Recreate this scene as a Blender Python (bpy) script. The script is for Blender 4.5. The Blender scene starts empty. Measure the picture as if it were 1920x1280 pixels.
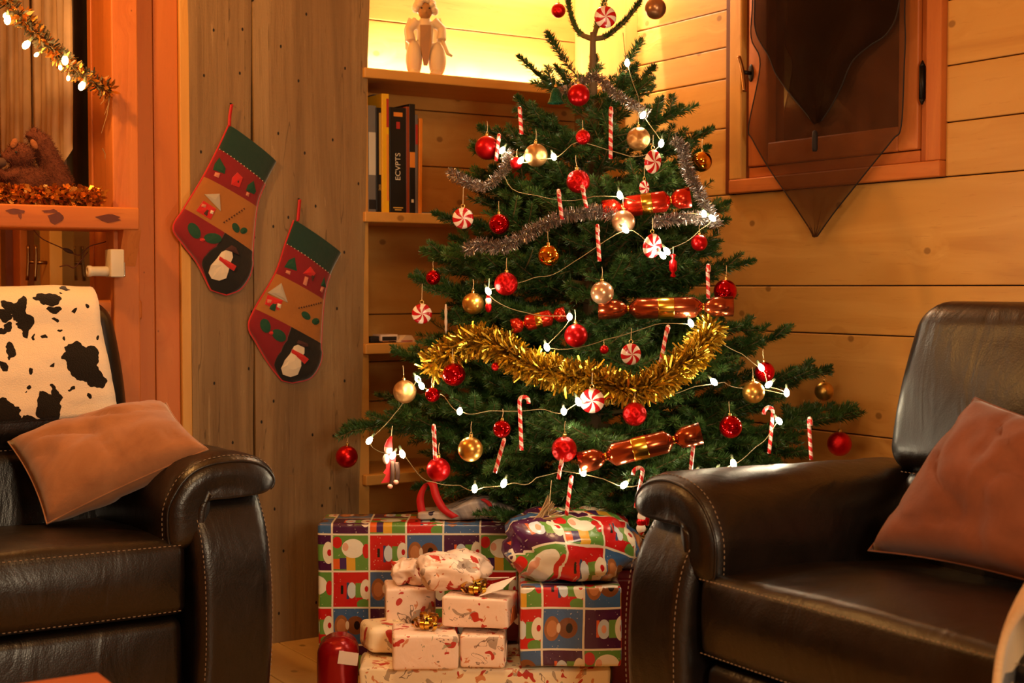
import bpy, bmesh, math, random
import numpy as np
from mathutils import Vector, Matrix, noise as mnoise

# ------------------------------------------------------------------ camera
F_PX = 2667.0
YAW = math.radians(32.5)
PITCH = math.atan(100.0 / F_PX)
CAM = Vector((-3.0868, -4.0336, 1.08))
scene = bpy.context.scene
COL = scene.collection
cam_data = bpy.data.cameras.new('camera')
cam_data.sensor_width = 36.0
cam_data.lens = F_PX * 36.0 / 1920.0
cam_data.clip_start = 0.05
cam_data.dof.use_dof = True
cam_data.dof.focus_distance = 3.75
cam_data.dof.aperture_fstop = 4.0
cam = bpy.data.objects.new('camera', cam_data)
COL.objects.link(cam)
cam.location = CAM
cam.rotation_euler = (math.pi / 2 - PITCH, 0, -YAW)
scene.camera = cam

# ------------------------------------------------------------------ world, lights, exposure
world = bpy.data.worlds.new('world')
scene.world = world
world.use_nodes = True
world.node_tree.nodes['Background'].inputs[0].default_value = (1.0, 0.70, 0.44, 1)
world.node_tree.nodes['Background'].inputs[1].default_value = 0.02
scene.view_settings.view_transform = 'Standard'
scene.view_settings.look = 'None'
scene.view_settings.gamma = 1.0
scene.view_settings.use_curve_mapping = False
scene.view_settings.exposure = 0.0


def light(name, kind, loc, energy, color, size=0.1, target=None, spot=None, blend=0.3, parent=None):
    d = bpy.data.lights.new(name, kind)
    d.energy = energy
    d.color = color
    if kind == 'AREA':
        d.shape = 'DISK'
        d.size = size
    else:
        d.shadow_soft_size = size
    if kind == 'SPOT':
        d.spot_size = math.radians(spot)
        d.spot_blend = blend
    o = bpy.data.objects.new(name, d)
    COL.objects.link(o)
    o.location = loc
    if target is not None:
        o.rotation_euler = (Vector(target) - Vector(loc)).to_track_quat('-Z', 'Y').to_euler()
    if parent:
        o.parent = parent
    return o


WARM = (1.0, 0.58, 0.24)
# the ceiling lamp of the room, above and behind the photographer's right shoulder
light('room_lamp', 'AREA', (-2.45, -2.75, 2.42), 17, WARM, 0.45, (-1.5, -0.9, 0.7))
# added unseen fill behind the photographer, brightens presents, chairs and shelf interior
light('added_front_fill', 'AREA', (-2.25, -4.9, 1.55), 46, (1.0, 0.76, 0.48), 0.7, (-1.4, -0.6, 0.7))
# wall lamp left of the frame that washes the post and the ledge in orange
light('orange_wall_lamp', 'POINT', (-2.42, -0.52, 2.05), 34, (1.0, 0.48, 0.13), 0.04)
# lamp in the corner above the frame, shining down into the alcove and on the right wall
light('alcove_lamp', 'POINT', (-0.26, 0.13, 2.36), 19, (1.0, 0.87, 0.62), 0.04)
light('corner_spot', 'SPOT', (-0.045, -0.055, 2.60), 420, (1.0, 0.88, 0.60), 0.008, (-0.020, -0.055, 1.6), 17, 0.25)
# light strip lying on the top shelf behind its front edge
_s = light('shelf_strip', 'AREA', (-0.55, 0.26, 1.80), 12, (1.0, 0.88, 0.66), 0.9, (-0.55, 0.20, 2.4))
_s.data.shape = 'RECTANGLE'
_s.data.size = 0.85
_s.data.size_y = 0.03

# ------------------------------------------------------------------ unprojection of measured picture points
_F = Vector((math.sin(YAW) * math.cos(PITCH), math.cos(YAW) * math.cos(PITCH), -math.sin(PITCH)))
_R = Vector((math.cos(YAW), -math.sin(YAW), 0))
_U = _R.cross(_F)


def ray(px, py):
    return _F + (px - 960) / F_PX * _R - (py - 640) / F_PX * _U


def P(px, py, D):
    return CAM + ray(px, py) * D


def onX(px, py, X):
    d = ray(px, py)
    return CAM + d * ((X - CAM.x) / d.x)


def onY(px, py, Y):
    d = ray(px, py)
    return CAM + d * ((Y - CAM.y) / d.y)


def onZ(px, py, Z):
    d = ray(px, py)
    return CAM + d * ((Z - CAM.z) / d.z)


# ------------------------------------------------------------------ materials
def rgb(r, g, b):
    """sRGB 0-255 to linear"""
    def l(c):
        c /= 255.0
        return c / 12.92 if c <= 0.04045 else ((c + 0.055) / 1.055) ** 2.4
    return (l(r), l(g), l(b), 1.0)


class NT:
    def __init__(self, name):
        self.m = bpy.data.materials.new(name)
        self.m.use_nodes = True
        self.nt = self.m.node_tree
        self.b = self.nt.nodes['Principled BSDF']
        self.out = self.nt.nodes['Material Output']

    def n(self, t, **kw):
        nd = self.nt.nodes.new(t)
        for k, v in kw.items():
            setattr(nd, k, v)
        return nd

    def l(self, a, b):
        self.nt.links.new(a, b)

    def setv(self, sock, v):
        if isinstance(v, bpy.types.NodeSocket):
            self.l(v, sock)
        else:
            sock.default_value = v

    def math(self, op, a, b=0.0, c=None, clamp=False):
        nd = self.n('ShaderNodeMath', operation=op, use_clamp=clamp)
        self.setv(nd.inputs[0], a)
        self.setv(nd.inputs[1], b)
        if c is not None:
            self.setv(nd.inputs[2], c)
        return nd.outputs[0]

    def vmath(self, op, a, b):
        nd = self.n('ShaderNodeVectorMath', operation=op)
        self.setv(nd.inputs[0], a)
        self.setv(nd.inputs[1], b)
        return nd.outputs['Value'] if op in ('LENGTH', 'DISTANCE', 'DOT_PRODUCT') else nd.outputs[0]

    def mix(self, fac, a, b, blend='MIX'):
        nd = self.n('ShaderNodeMix', data_type='RGBA', blend_type=blend)
        self.setv(nd.inputs[0], fac)
        self.setv(nd.inputs[6], a)
        self.setv(nd.inputs[7], b)
        return nd.outputs[2]

    def ramp(self, fac, stops, interp='LINEAR'):
        nd = self.n('ShaderNodeValToRGB')
        nd.color_ramp.interpolation = interp
        el = nd.color_ramp.elements
        while len(el) < len(stops):
            el.new(0.5)
        for e, (p, c) in zip(el, stops):
            e.position = p
            e.color = c if len(c) == 4 else (*c, 1)
        self.setv(nd.inputs[0], fac)
        return nd.outputs[0]

    def noise(self, vec, scale=5, detail=4, rough=0.5, dist=0.0):
        nd = self.n('ShaderNodeTexNoise')
        if vec is not None:
            self.l(vec, nd.inputs['Vector'])
        nd.inputs['Scale'].default_value = scale
        nd.inputs['Detail'].default_value = detail
        nd.inputs['Roughness'].default_value = rough
        nd.inputs['Distortion'].default_value = dist
        return nd.outputs['Fac']

    def voronoi(self, vec, scale=5, feature='F1', out='Distance', dim='3D', rnd=1.0):
        nd = self.n('ShaderNodeTexVoronoi', feature=feature, voronoi_dimensions=dim)
        if vec is not None:
            self.l(vec, nd.inputs['Vector'])
        nd.inputs['Scale'].default_value = scale
        nd.inputs['Randomness'].default_value = rnd
        return nd.outputs[out]

    def bump(self, h, strength=0.3, dist=0.01):
        nd = self.n('ShaderNodeBump')
        nd.inputs['Strength'].default_value = strength
        nd.inputs['Distance'].default_value = dist
        self.l(h, nd.inputs['Height'])
        self.l(nd.outputs[0], self.b.inputs['Normal'])

    def coord(self, which='Object'):
        return self.n('ShaderNodeTexCoord').outputs[which]

    def p(self, **kw):
        for k, v in kw.items():
            k = {'color': 'Base Color', 'rough': 'Roughness', 'metal': 'Metallic', 'spec': 'Specular IOR Level',
                 'coat': 'Coat Weight', 'sheen': 'Sheen Weight', 'alpha': 'Alpha', 'emit': 'Emission Color',
                 'estr': 'Emission Strength', 'trans': 'Transmission Weight', 'ior': 'IOR'}.get(k, k)
            self.setv(self.b.inputs[k], v)
        return self


def plain(name, color, rough=0.5, metal=0.0, bump=0.0, bscale=60, **kw):
    t = NT(name)
    v = t.coord()
    f = t.noise(v, bscale * 0.3, 4)
    c = t.mix(t.math('MULTIPLY', f, 0.35), color, tuple(x * 0.6 for x in color[:3]) + (1,))
    t.p(color=c, rough=rough, metal=metal, **kw)
    if bump:
        t.bump(t.noise(v, bscale, 5), bump, 0.004)
    return t.m


def wood(name, along, across, light_c, mid_c, dark_c, rough=0.45, knots=1.0, grain=1.0, bump=0.15, s_long=0.9, s_cross=9.0):
    """Plank wood: grain runs along axis `along`, knots lie in the along/across plane; each object shifts the pattern."""
    t = NT(name)
    sep = t.n('ShaderNodeSeparateXYZ')
    t.l(t.coord(), sep.inputs[0])
    ax = {'x': sep.outputs[0], 'y': sep.outputs[1], 'z': sep.outputs[2]}
    third = [a for a in 'xyz' if a not in (along, across)][0]
    rnd = t.n('ShaderNodeObjectInfo').outputs['Random']
    a = t.math('ADD', ax[along], t.math('MULTIPLY', rnd, 31.0))
    b = t.math('ADD', ax[across], t.math('MULTIPLY', rnd, 17.0))
    comb = t.n('ShaderNodeCombineXYZ')
    t.l(t.math('MULTIPLY', a, s_long), comb.inputs[0])
    t.l(t.math('MULTIPLY', b, s_cross), comb.inputs[1])
    t.l(t.math('MULTIPLY', ax[third], s_cross), comb.inputs[2])
    k2 = t.n('ShaderNodeCombineXYZ')
    t.l(a, k2.inputs[0])
    t.l(t.math('MULTIPLY', b, 1.3), k2.inputs[1])
    kd = t.voronoi(k2.outputs[0], 3.1, dim='2D')
    # the grain swings round the knots
    swing = t.math('MULTIPLY', t.math('SUBTRACT', 0.25, kd, clamp=True), 1.6)
    vec = t.vmath('ADD', comb.outputs[0], swing)
    g1 = t.noise(vec, 1.0, 3, 0.55, 0.8)
    wav = t.math('FRACT', t.math('MULTIPLY', g1, 7.0))
    wav = t.math('ABSOLUTE', t.math('SUBTRACT', wav, 0.5))
    fine = t.noise(comb.outputs[0], 9.0, 5, 0.7)
    c = t.ramp(g1, [(0.25, light_c), (0.55, mid_c), (0.85, dark_c)])
    c = t.mix(t.math('MULTIPLY', wav, 0.55 * grain), c, mid_c)
    c = t.mix(t.math('MULTIPLY', t.math('GREATER_THAN', fine, 0.62), 0.22 * grain), c, dark_c)
    tone = t.math('MULTIPLY', rnd, 0.35)
    c = t.mix(tone, c, mid_c)
    if knots:
        kc = tuple(x * 0.42 for x in dark_c[:3]) + (1,)
        km = t.math('SUBTRACT', 1.0, t.math('DIVIDE', t.math('ADD', kd, t.math('MULTIPLY', fine, 0.012)), 0.052 * knots), clamp=True)
        c = t.mix(t.math('MULTIPLY', t.math('MINIMUM', t.math('MULTIPLY', km, 3.0), 1.0), 0.65), c, kc)
    t.p(color=c, rough=rough, spec=0.35)
    t.bump(t.math('ADD', fine, wav), bump, 0.002)
    return t.m


PINE = dict(light_c=rgb(220, 170, 94), mid_c=rgb(204, 150, 74), dark_c=rgb(170, 108, 46))
REDP = dict(light_c=rgb(208, 126, 60), mid_c=rgb(190, 106, 46), dark_c=rgb(146, 74, 28))
M = {}
M['pine_y'] = wood('pine_boards_right', 'y', 'z', **PINE)
M['pine_x'] = wood('pine_boards_alcove', 'x', 'z', **PINE)
M['pine_z'] = wood('pine_uprights', 'z', 'x', knots=0.4, **PINE)
M['pine_zy'] = wood('pine_uprights_side', 'z', 'y', knots=0.4, **PINE)
M['floor'] = wood('pine_floor_boards', 'y', 'x', light_c=rgb(214, 178, 112), mid_c=rgb(200, 158, 90), dark_c=rgb(168, 122, 62), rough=0.3)
M['red_z'] = wood('orange_wood_uprights', 'z', 'x', knots=0.35, **REDP)
M['red_zy'] = wood('orange_wood_side', 'z', 'y', knots=0.0, **REDP)
M['red_y'] = wood('orange_wood_rails', 'y', 'z', knots=0.0, **REDP)
M['red_x'] = wood('orange_wood_ledge', 'x', 'z', knots=1.8, **REDP)
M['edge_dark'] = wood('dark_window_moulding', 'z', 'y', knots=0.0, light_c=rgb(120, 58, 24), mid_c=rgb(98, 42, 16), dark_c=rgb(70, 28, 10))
M['table'] = wood('table_wood', 'x', 'y', knots=0.3, light_c=rgb(206, 120, 70), mid_c=rgb(190, 100, 55), dark_c=rgb(150, 74, 38), rough=0.35)


def barn():
    t = NT('weathered_barn_board')
    sep = t.n('ShaderNodeSeparateXYZ')
    t.l(t.coord(), sep.inputs[0])
    rnd = t.n('ShaderNodeObjectInfo').outputs['Random']
    cb = t.n('ShaderNodeCombineXYZ')
    t.l(t.math('ADD', t.math('MULTIPLY', sep.outputs[0], 14.0), t.math('MULTIPLY', rnd, 50)), cb.inputs[0])
    t.l(sep.outputs[1], cb.inputs[1])
    t.l(t.math('MULTIPLY', sep.outputs[2], 0.8), cb.inputs[2])
    big = t.noise(cb.outputs[0], 0.6, 3, 0.6, 1.0)
    g = t.noise(cb.outputs[0], 3.5, 8, 0.75, 0.6)
    c = t.ramp(big, [(0.28, rgb(160, 132, 92)), (0.5, rgb(140, 110, 73)), (0.75, rgb(112, 85, 54))])
    c = t.mix(t.math('MULTIPLY', t.math('GREATER_THAN', g, 0.57), 0.22), c, rgb(96, 68, 40))
    c = t.mix(t.math('MULTIPLY', t.math('LESS_THAN', g, 0.37), 0.25), c, rgb(196, 164, 118))
    k = t.n('ShaderNodeCombineXYZ')
    t.l(t.math('ADD', t.math('MULTIPLY', sep.outputs[0], 1.6), rnd), k.inputs[0])
    t.l(sep.outputs[2], k.inputs[1])
    hd = t.voronoi(k.outputs[0], 5.5, dim='2D')
    hole = t.math('LESS_THAN', hd, 0.028)
    c = t.mix(hole, c, rgb(22, 14, 8))
    crack = t.noise(cb.outputs[0], 1.6, 2, 0.5, 0.3)
    cm = t.math('LESS_THAN', t.math('ABSOLUTE', t.math('SUBTRACT', crack, 0.62)), 0.0035)
    c = t.mix(t.math('MULTIPLY', cm, 0.5), c, rgb(60, 42, 24))
    t.p(color=c, rough=0.6, spec=0.35)
    saw = t.n('ShaderNodeTexWave', wave_type='BANDS', bands_direction='Z')
    t.l(t.coord(), saw.inputs[0])
    for k_, v_ in (('Scale', 26), ('Distortion', 9), ('Detail', 3), ('Detail Scale', 1.2)):
        saw.inputs[k_].default_value = v_
    t.bump(t.math('ADD', t.math('SUBTRACT', g, t.math('MULTIPLY', cm, 0.6)), t.math('MULTIPLY', saw.outputs['Fac'], 0.05)), 0.7, 0.005)
    return t.m


M['barn'] = barn()


def leather():
    t = NT('dark_brown_leather')
    v = t.coord()
    w = t.noise(v, 6.0, 3, 0.55, 1.2)
    f = t.voronoi(v, 260)
    c = t.ramp(w, [(0.3, rgb(12, 9, 8)), (0.7, rgb(26, 18, 14))])
    t.p(color=c, rough=t.math('ADD', 0.26, t.math('MULTIPLY', w, 0.16)), spec=0.6)
    cre = t.n('ShaderNodeMapping')
    t.l(v, cre.inputs[0])
    cre.inputs['Scale'].default_value = (4.5, 2.6, 2.0)
    wr = t.noise(cre.outputs[0], 2.2, 4, 0.5, 1.5)
    t.bump(t.math('ADD', t.math('MULTIPLY', wr, 1.0), t.math('MULTIPLY', f, 0.06)), 0.30, 0.012)
    return t.m


M['leather'] = leather()
M['stitch'] = plain('tan_stitching', rgb(150, 128, 106), 0.7)


def cloth(name, c1, c2, weave=900, sheen=0.3, wr=0.25):
    t = NT(name)
    v = t.coord()
    big = t.noise(v, 7, 4, 0.6, 0.5)
    fine = t.noise(v, weave * 0.35, 2)
    t.p(color=t.ramp(big, [(0.3, c1), (0.7, c2)]), rough=0.9, sheen=sheen, spec=0.15)
    t.bump(t.math('ADD', big, t.math('MULTIPLY', fine, 0.25)), wr, 0.006)
    return t.m


M['cushion'] = cloth('brown_suede', rgb(176, 124, 86), rgb(146, 98, 66))
M['cushion2'] = cloth('rust_brown_suede', rgb(140, 82, 54), rgb(116, 64, 40))


def cow(name, white, seed, scale=4.2):
    t = NT(name)
    uv = t.n('ShaderNodeUVMap').outputs[0]
    mp = t.n('ShaderNodeMapping')
    mp.inputs['Location'].default_value = (seed, seed * 0.37, 0)
    t.l(uv, mp.inputs[0])
    big = t.noise(mp.outputs[0], scale, 3, 0.55, 0.9)
    small = t.noise(mp.outputs[0], scale * 5.5, 2, 0.5, 0.6)
    edge = t.noise(mp.outputs[0], 60, 2)
    m1 = t.math('GREATER_THAN', t.math('ADD', big, t.math('MULTIPLY', edge, 0.03)), 0.585)
    m2 = t.math('GREATER_THAN', t.math('ADD', t.math('MULTIPLY', small, 0.75), t.math('MULTIPLY', big, 0.3)), 0.665)
    m = t.math('MAXIMUM', m1, m2)
    t.p(color=t.mix(m, white, rgb(22, 17, 14)), rough=0.95, sheen=0.5, spec=0.1)
    t.bump(t.noise(mp.outputs[0], 240, 3), 0.35, 0.006)
    return t.m


def cow_blobs(name, white):
    """hide print with the throw's own patches: (picture x, y, radius x, radius y) measured on its front"""
    blobs = [(165, 690, 34, 36), (188, 712, 22, 24), (148, 672, 22, 18), (58, 582, 15, 26), (66, 608, 14, 22), (40, 574, 18, 9), (24, 588, 20, 8), (10, 612, 15, 8), (28, 606, 12, 9),
             (112, 560, 26, 8), (130, 576, 12, 9), (150, 548, 11, 6), (25, 660, 9, 18), (14, 690, 11, 7), (4, 772, 34, 30), (40, 796, 34, 14), (95, 776, 26, 34), (112, 748, 12, 14), (189, 584, 6, 7), (86, 634, 5, 4), (105, 690, 5, 4), (200, 640, 5, 6),
             (-60, 640, 36, 44), (-110, 740, 50, 40), (-90, 560, 30, 20), (-190, 610, 44, 36), (-230, 720, 34, 50), (-300, 580, 40, 26), (-330, 690, 44, 40), (-390, 770, 36, 30), (-160, 680, 9, 7), (-140, 600, 7, 6), (-270, 650, 8, 10), (-200, 790, 12, 8), (-380, 620, 14, 18), (-20, 560, 7, 5), (-10, 720, 8, 6), (140, 640, 4, 4), (70, 700, 5, 6), (60, 735, 4, 5), (140, 735, 5, 4), (180, 760, 5, 4), (120, 600, 5, 3), (160, 590, 5, 3), (132, 622, 6, 4), (108, 640, 4, 5)]
    t = NT(name)
    v = t.coord()
    nv = t.n('ShaderNodeTexNoise')
    t.l(v, nv.inputs['Vector'])
    nv.inputs['Scale'].default_value = 17
    nv.inputs['Detail'].default_value = 3
    off = t.vmath('MULTIPLY', t.vmath('SUBTRACT', nv.outputs['Color'], (0.5, 0.5, 0.5)), (0.075, 0.0, 0.075))
    w = t.vmath('ADD', v, off)
    acc = None
    for bx, by, rx, ry in blobs:
        c = (0.064 + bx * 0.00133, 0.0, 1.069 - (by - 548) * 0.00134)
        q = t.vmath('MULTIPLY', t.vmath('SUBTRACT', w, c), (1 / (rx * 0.00133), 0.0, 1 / (ry * 0.00134)))
        ln = t.n('ShaderNodeVectorMath', operation='LENGTH')
        t.l(q, ln.inputs[0])
        acc = ln.outputs['Value'] if acc is None else t.math('MINIMUM', acc, ln.outputs['Value'])
    m = t.math('LESS_THAN', acc, 1.0)
    t.p(color=t.mix(m, white, rgb(24, 18, 15)), rough=0.95, sheen=0.4, spec=0.1)
    t.bump(t.noise(v, 300, 3), 0.4, 0.006)
    return t.m


M['cow'] = cow_blobs('cow_print_plush', rgb(236, 218, 194))
M['cow2'] = cow('cow_print_fleece', rgb(226, 190, 142), 8.7, 3.0)


def metalpaint(name, c, rough, metal=0.85, glitter=0.0, coat=0.0):
    t = NT(name)
    t.p(color=c, rough=rough, metal=metal, coat=coat)
    if glitter:
        v = t.coord()
        t.bump(t.voronoi(v, 420), glitter, 0.004)
    return t.m


M['red_satin'] = metalpaint('red_satin', rgb(196, 16, 22), 0.28, 0.75)
M['red_shiny'] = metalpaint('red_shiny', rgb(190, 8, 16), 0.06, 0.9)
M['red_glitter'] = metalpaint('red_glitter', rgb(205, 18, 22), 0.22, 0.8, 0.22)
M['gold_shiny'] = metalpaint('gold_shiny', rgb(230, 160, 50), 0.07, 1.0)
M['gold_satin'] = metalpaint('gold_satin', rgb(214, 164, 78), 0.30, 0.9)
M['champagne'] = metalpaint('champagne_pearl', rgb(216, 176, 138), 0.26, 0.7)
M['champ_glitter'] = metalpaint('champagne_glitter', rgb(196, 150, 92), 0.3, 0.8, 0.35)
M['bronze'] = metalpaint('bronze_satin', rgb(170, 124, 88), 0.3, 0.7)
M['gold_cap'] = metalpaint('gold_cap', rgb(226, 190, 110), 0.3, 1.0)
M['gold_foil'] = metalpaint('gold_foil', rgb(222, 178, 70), 0.2, 1.0)
M['silver_foil'] = metalpaint('silver_foil', rgb(214, 206, 204), 0.2, 1.0)
M['tin_gold'] = metalpaint('gold_tinsel', rgb(204, 172, 62), 0.28, 0.9)
M['tin_silver'] = metalpaint('silver_tinsel', rgb(168, 158, 152), 0.28, 0.85)
M['cracker_red'] = metalpaint('red_cracker_foil', rgb(214, 52, 30), 0.2, 0.8)
M['cracker_copper'] = metalpaint('copper_cracker_foil', rgb(172, 84, 50), 0.18, 0.9)
M['thread'] = plain('cream_thread', rgb(214, 186, 140), 0.8)
M['wire'] = plain('fairy_light_wire', rgb(150, 132, 92), 0.5)
M['brass'] = metalpaint('aged_brass', rgb(150, 112, 70), 0.3, 1.0)
M['iron'] = metalpaint('black_iron', rgb(36, 28, 24), 0.45, 0.7)
M['chrome'] = metalpaint('brushed_steel', rgb(190, 178, 164), 0.25, 1.0)
M['white_plastic'] = plain('old_white_plastic', rgb(214, 200, 176), 0.4)
M['dark'] = plain('dark_cavity', rgb(20, 13, 9), 0.9)
M['glass_night'] = metalpaint('window_glass_night', rgb(26, 25, 22), 0.08, 0.0, 0.0, 0.3)


def bulbmat(name, c, s):
    t = NT(name)
    t.p(color=(1, 1, 1, 1), emit=c, estr=s)
    return t.m


M['bulb'] = bulbmat('lit_fairy_bulb', (1.0, 0.86, 0.58, 1), 28.0)
M['bulb_orange'] = bulbmat('lit_orange_bulb', (1.0, 0.62, 0.22, 1), 22.0)

# ------------------------------------------------------------------ mesh helpers
SEEN = {}


def mk(name, verts, faces, mat=None, parent=None, smooth=False, uvs=None):
    me = bpy.data.meshes.new(name)
    me.from_pydata([tuple(v) for v in verts], [], faces)
    if uvs is not None:
        ul = me.uv_layers.new(name='UVMap')
        flat = np.array([uvs[vi] for f in faces for vi in f], dtype=np.float32).ravel()
        ul.data.foreach_set('uv', flat)
    if mat:
        for m in (mat if isinstance(mat, (list, tuple)) else [mat]):
            me.materials.append(m)
    if smooth:
        me.polygons.foreach_set('use_smooth', [True] * len(me.polygons))
    me.update()
    return link(name, me, parent)


def link(name, me, parent=None):
    o = bpy.data.objects.new(name, me)
    COL.objects.link(o)
    if parent is not None:
        o.parent = parent
    return o


def tag(o, label, cat, group=None):
    o['label'] = label
    o['category'] = cat
    if group:
        o['group'] = group
    SEEN.setdefault(label, []).append(o.name)
    return o


def struct(o, label=None):
    o['kind'] = 'structure'
    if label:
        o['label'] = label
    return o


def empty(name, loc=(0, 0, 0), rotz=0.0):
    o = bpy.data.objects.new(name, None)
    o.empty_display_size = 0.05
    COL.objects.link(o)
    o.location = loc
    o.rotation_euler = (0, 0, rotz)
    return o


class MB:
    """collects shapes into one mesh"""
    def __init__(self):
        self.v, self.f, self.uv = [], [], []

    def add(self, vs, fs, uvs=None):
        k = len(self.v)
        self.v += [Vector(p) for p in vs]
        self.f += [tuple(i + k for i in f) for f in fs]
        self.uv += uvs if uvs else [(0.0, 0.0)] * len(vs)
        return self

    def box(self, x0, x1, y0, y1, z0, z1):
        vs = [(x, y, z) for x in (x0, x1) for y in (y0, y1) for z in (z0, z1)]
        fs = [(0, 1, 3, 2), (4, 6, 7, 5), (0, 4, 5, 1), (2, 3, 7, 6), (0, 2, 6, 4), (1, 5, 7, 3)]
        return self.add(vs, fs)

    def tube(self, pts, r, n=8, caps=True, ustripe=0.0):
        pts = [Vector(p) for p in pts]
        rs = r if isinstance(r, (list, tuple)) else [r] * len(pts)
        vs, fs, uv = [], [], []
        nrm = None
        L = 0.0
        for i, p in enumerate(pts):
            t = (pts[min(i + 1, len(pts) - 1)] - pts[max(i - 1, 0)])
            t = t.normalized() if t.length > 1e-9 else Vector((0, 0, 1))
            if nrm is None:
                nrm = t.orthogonal().normalized()
            else:
                nrm = (nrm - t * nrm.dot(t))
                nrm = nrm.normalized() if nrm.length > 1e-6 else t.orthogonal().normalized()
            bn = t.cross(nrm)
            if i:
                L += (p - pts[i - 1]).length
            for k in range(n):
                a = 2 * math.pi * k / n
                vs.append(p + (nrm * math.cos(a) + bn * math.sin(a)) * rs[i])
                uv.append((k / n, L))
        for i in range(len(pts) - 1):
            for k in range(n):
                a, b = i * n + k, i * n + (k + 1) % n
                fs.append((a, b, b + n, a + n))
        if caps:
            fs.append(tuple(range(n - 1, -1, -1)))
            fs.append(tuple(range((len(pts) - 1) * n, len(pts) * n)))
        return self.add(vs, fs, uv)

    def lathe(self, prof, n=24, M4=None):
        """profile of (radius, height) pairs turned round z"""
        vs, fs = [], []
        for r, z in prof:
            for k in range(n):
                a = 2 * math.pi * k / n
                vs.append(Vector((r * math.cos(a), r * math.sin(a), z)))
        for i in range(len(prof) - 1):
            for k in range(n):
                a, b = i * n + k, i * n + (k + 1) % n
                fs.append((a, b, b + n, a + n))
        fs.append(tuple(range(n - 1, -1, -1)))
        fs.append(tuple(range((len(prof) - 1) * n, len(prof) * n)))
        if M4 is not None:
            vs = [M4 @ v for v in vs]
        return self.add(vs, fs)

    def prism(self, poly, off, close=True):
        """polygon of 3-D points pushed along `off`"""
        n = len(poly)
        poly = [Vector(p) for p in poly]
        off = Vector(off)
        vs = poly + [p + off for p in poly]
        fs = [tuple(range(n)), tuple(range(2 * n - 1, n - 1, -1))]
        fs += [(i, i + n, (i + 1) % n + n, (i + 1) % n) for i in range(n)]
        return self.add(vs, fs)

    def ell(self, c, rx, ry, rz, n=14, m=9, rot=None):
        vs, fs = [], []
        c = Vector(c)
        for i in range(m + 1):
            th = math.pi * i / m
            for k in range(n):
                a = 2 * math.pi * k / n
                p = Vector((rx * math.sin(th) * math.cos(a), ry * math.sin(th) * math.sin(a), rz * math.cos(th)))
                if rot:
                    p = rot @ p
                vs.append(c + p)
        for i in range(m):
            for k in range(n):
                a, b = i * n + k, i * n + (k + 1) % n
                fs.append((a, a + n, b + n, b))
        return self.add(vs, fs)

    def build(self, name, mat, parent=None, smooth=False, fix=False):
        o = mk(name, self.v, self.f, mat, parent, smooth, self.uv if any(u != (0.0, 0.0) for u in self.uv) else None)
        if fix:
            bm = bmesh.new()
            bm.from_mesh(o.data)
            bmesh.ops.remove_doubles(bm, verts=bm.verts, dist=1e-5)
            bmesh.ops.recalc_face_normals(bm, faces=bm.faces)
            bm.to_mesh(o.data)
            bm.free()
        return o


def rbox(name, x0, x1, y0, y1, z0, z1, r=0.003, mat=None, parent=None, k=1, m=0, warp=None, smooth=None, uvscale=1.0, uvoff=(0, 0)):
    """box with rounded edges; warp(v) bends it afterwards; UVs are metres on each face"""
    c = Vector(((x0 + x1) / 2, (y0 + y1) / 2, (z0 + z1) / 2))
    h = ((x1 - x0) / 2, (y1 - y0) / 2, (z1 - z0) / 2)
    r = min(r, min(h) * 0.999)
    co = []
    for a in range(3):
        inn = h[a] - r
        e = [r * math.tan(math.radians(45) * (i + 1) / k) for i in range(k)]
        mid = [-inn + 2 * inn * i / (m + 1) for i in range(m + 2)]
        co.append([-inn - d for d in reversed(e)] + mid + [inn + d for d in e])
    bm = bmesh.new()
    uvl = bm.loops.layers.uv.new('UVMap')
    cache = {}

    def vert(p):
        key = tuple(round(q, 6) for q in p)
        if key not in cache:
            inn = [max(-(h[i] - r), min(h[i] - r, p[i])) for i in range(3)]
            d = Vector([p[i] - inn[i] for i in range(3)])
            q = Vector(inn) + (d.normalized() * r if d.length > 1e-9 else d)
            cache[key] = bm.verts.new(q + c)
        return cache[key]

    for a in range(3):
        u, w = [(1, 2), (0, 2), (0, 1)][a]
        for sgn in (-1, 1):
            for i in range(len(co[u]) - 1):
                for j in range(len(co[w]) - 1):
                    ps = []
                    for (du, dw) in ((0, 0), (1, 0), (1, 1), (0, 1)):
                        p = [0, 0, 0]
                        p[a] = sgn * h[a]
                        p[u] = co[u][i + du]
                        p[w] = co[w][j + dw]
                        ps.append(p)
                    flip = (sgn > 0) != (a == 1)
                    if not flip:
                        ps = ps[::-1]
                    vs = [vert(p) for p in ps]
                    if len(set(vs)) < 4:
                        continue
                    try:
                        f = bm.faces.new(vs)
                    except ValueError:
                        continue
                    for lp, p in zip(f.loops, ps):
                        lp[uvl].uv = ((p[u] + h[u]) * uvscale + uvoff[0], (p[w] + h[w]) * uvscale + uvoff[1])
                    f.smooth = (k > 1) if smooth is None else smooth
    if warp:
        for v in bm.verts:
            v.co = warp(v.co.copy())
    bmesh.ops.recalc_face_normals(bm, faces=bm.faces)
    me = bpy.data.meshes.new(name)
    bm.to_mesh(me)
    bm.free()
    if mat:
        me.materials.append(mat)
    return link(name, me, parent)


def plank(root, x0, x1, y0, y1, z0, z1, mat, name='plank', r=0.003):
    return rbox(name, x0, x1, y0, y1, z0, z1, r, mat, root)


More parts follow.
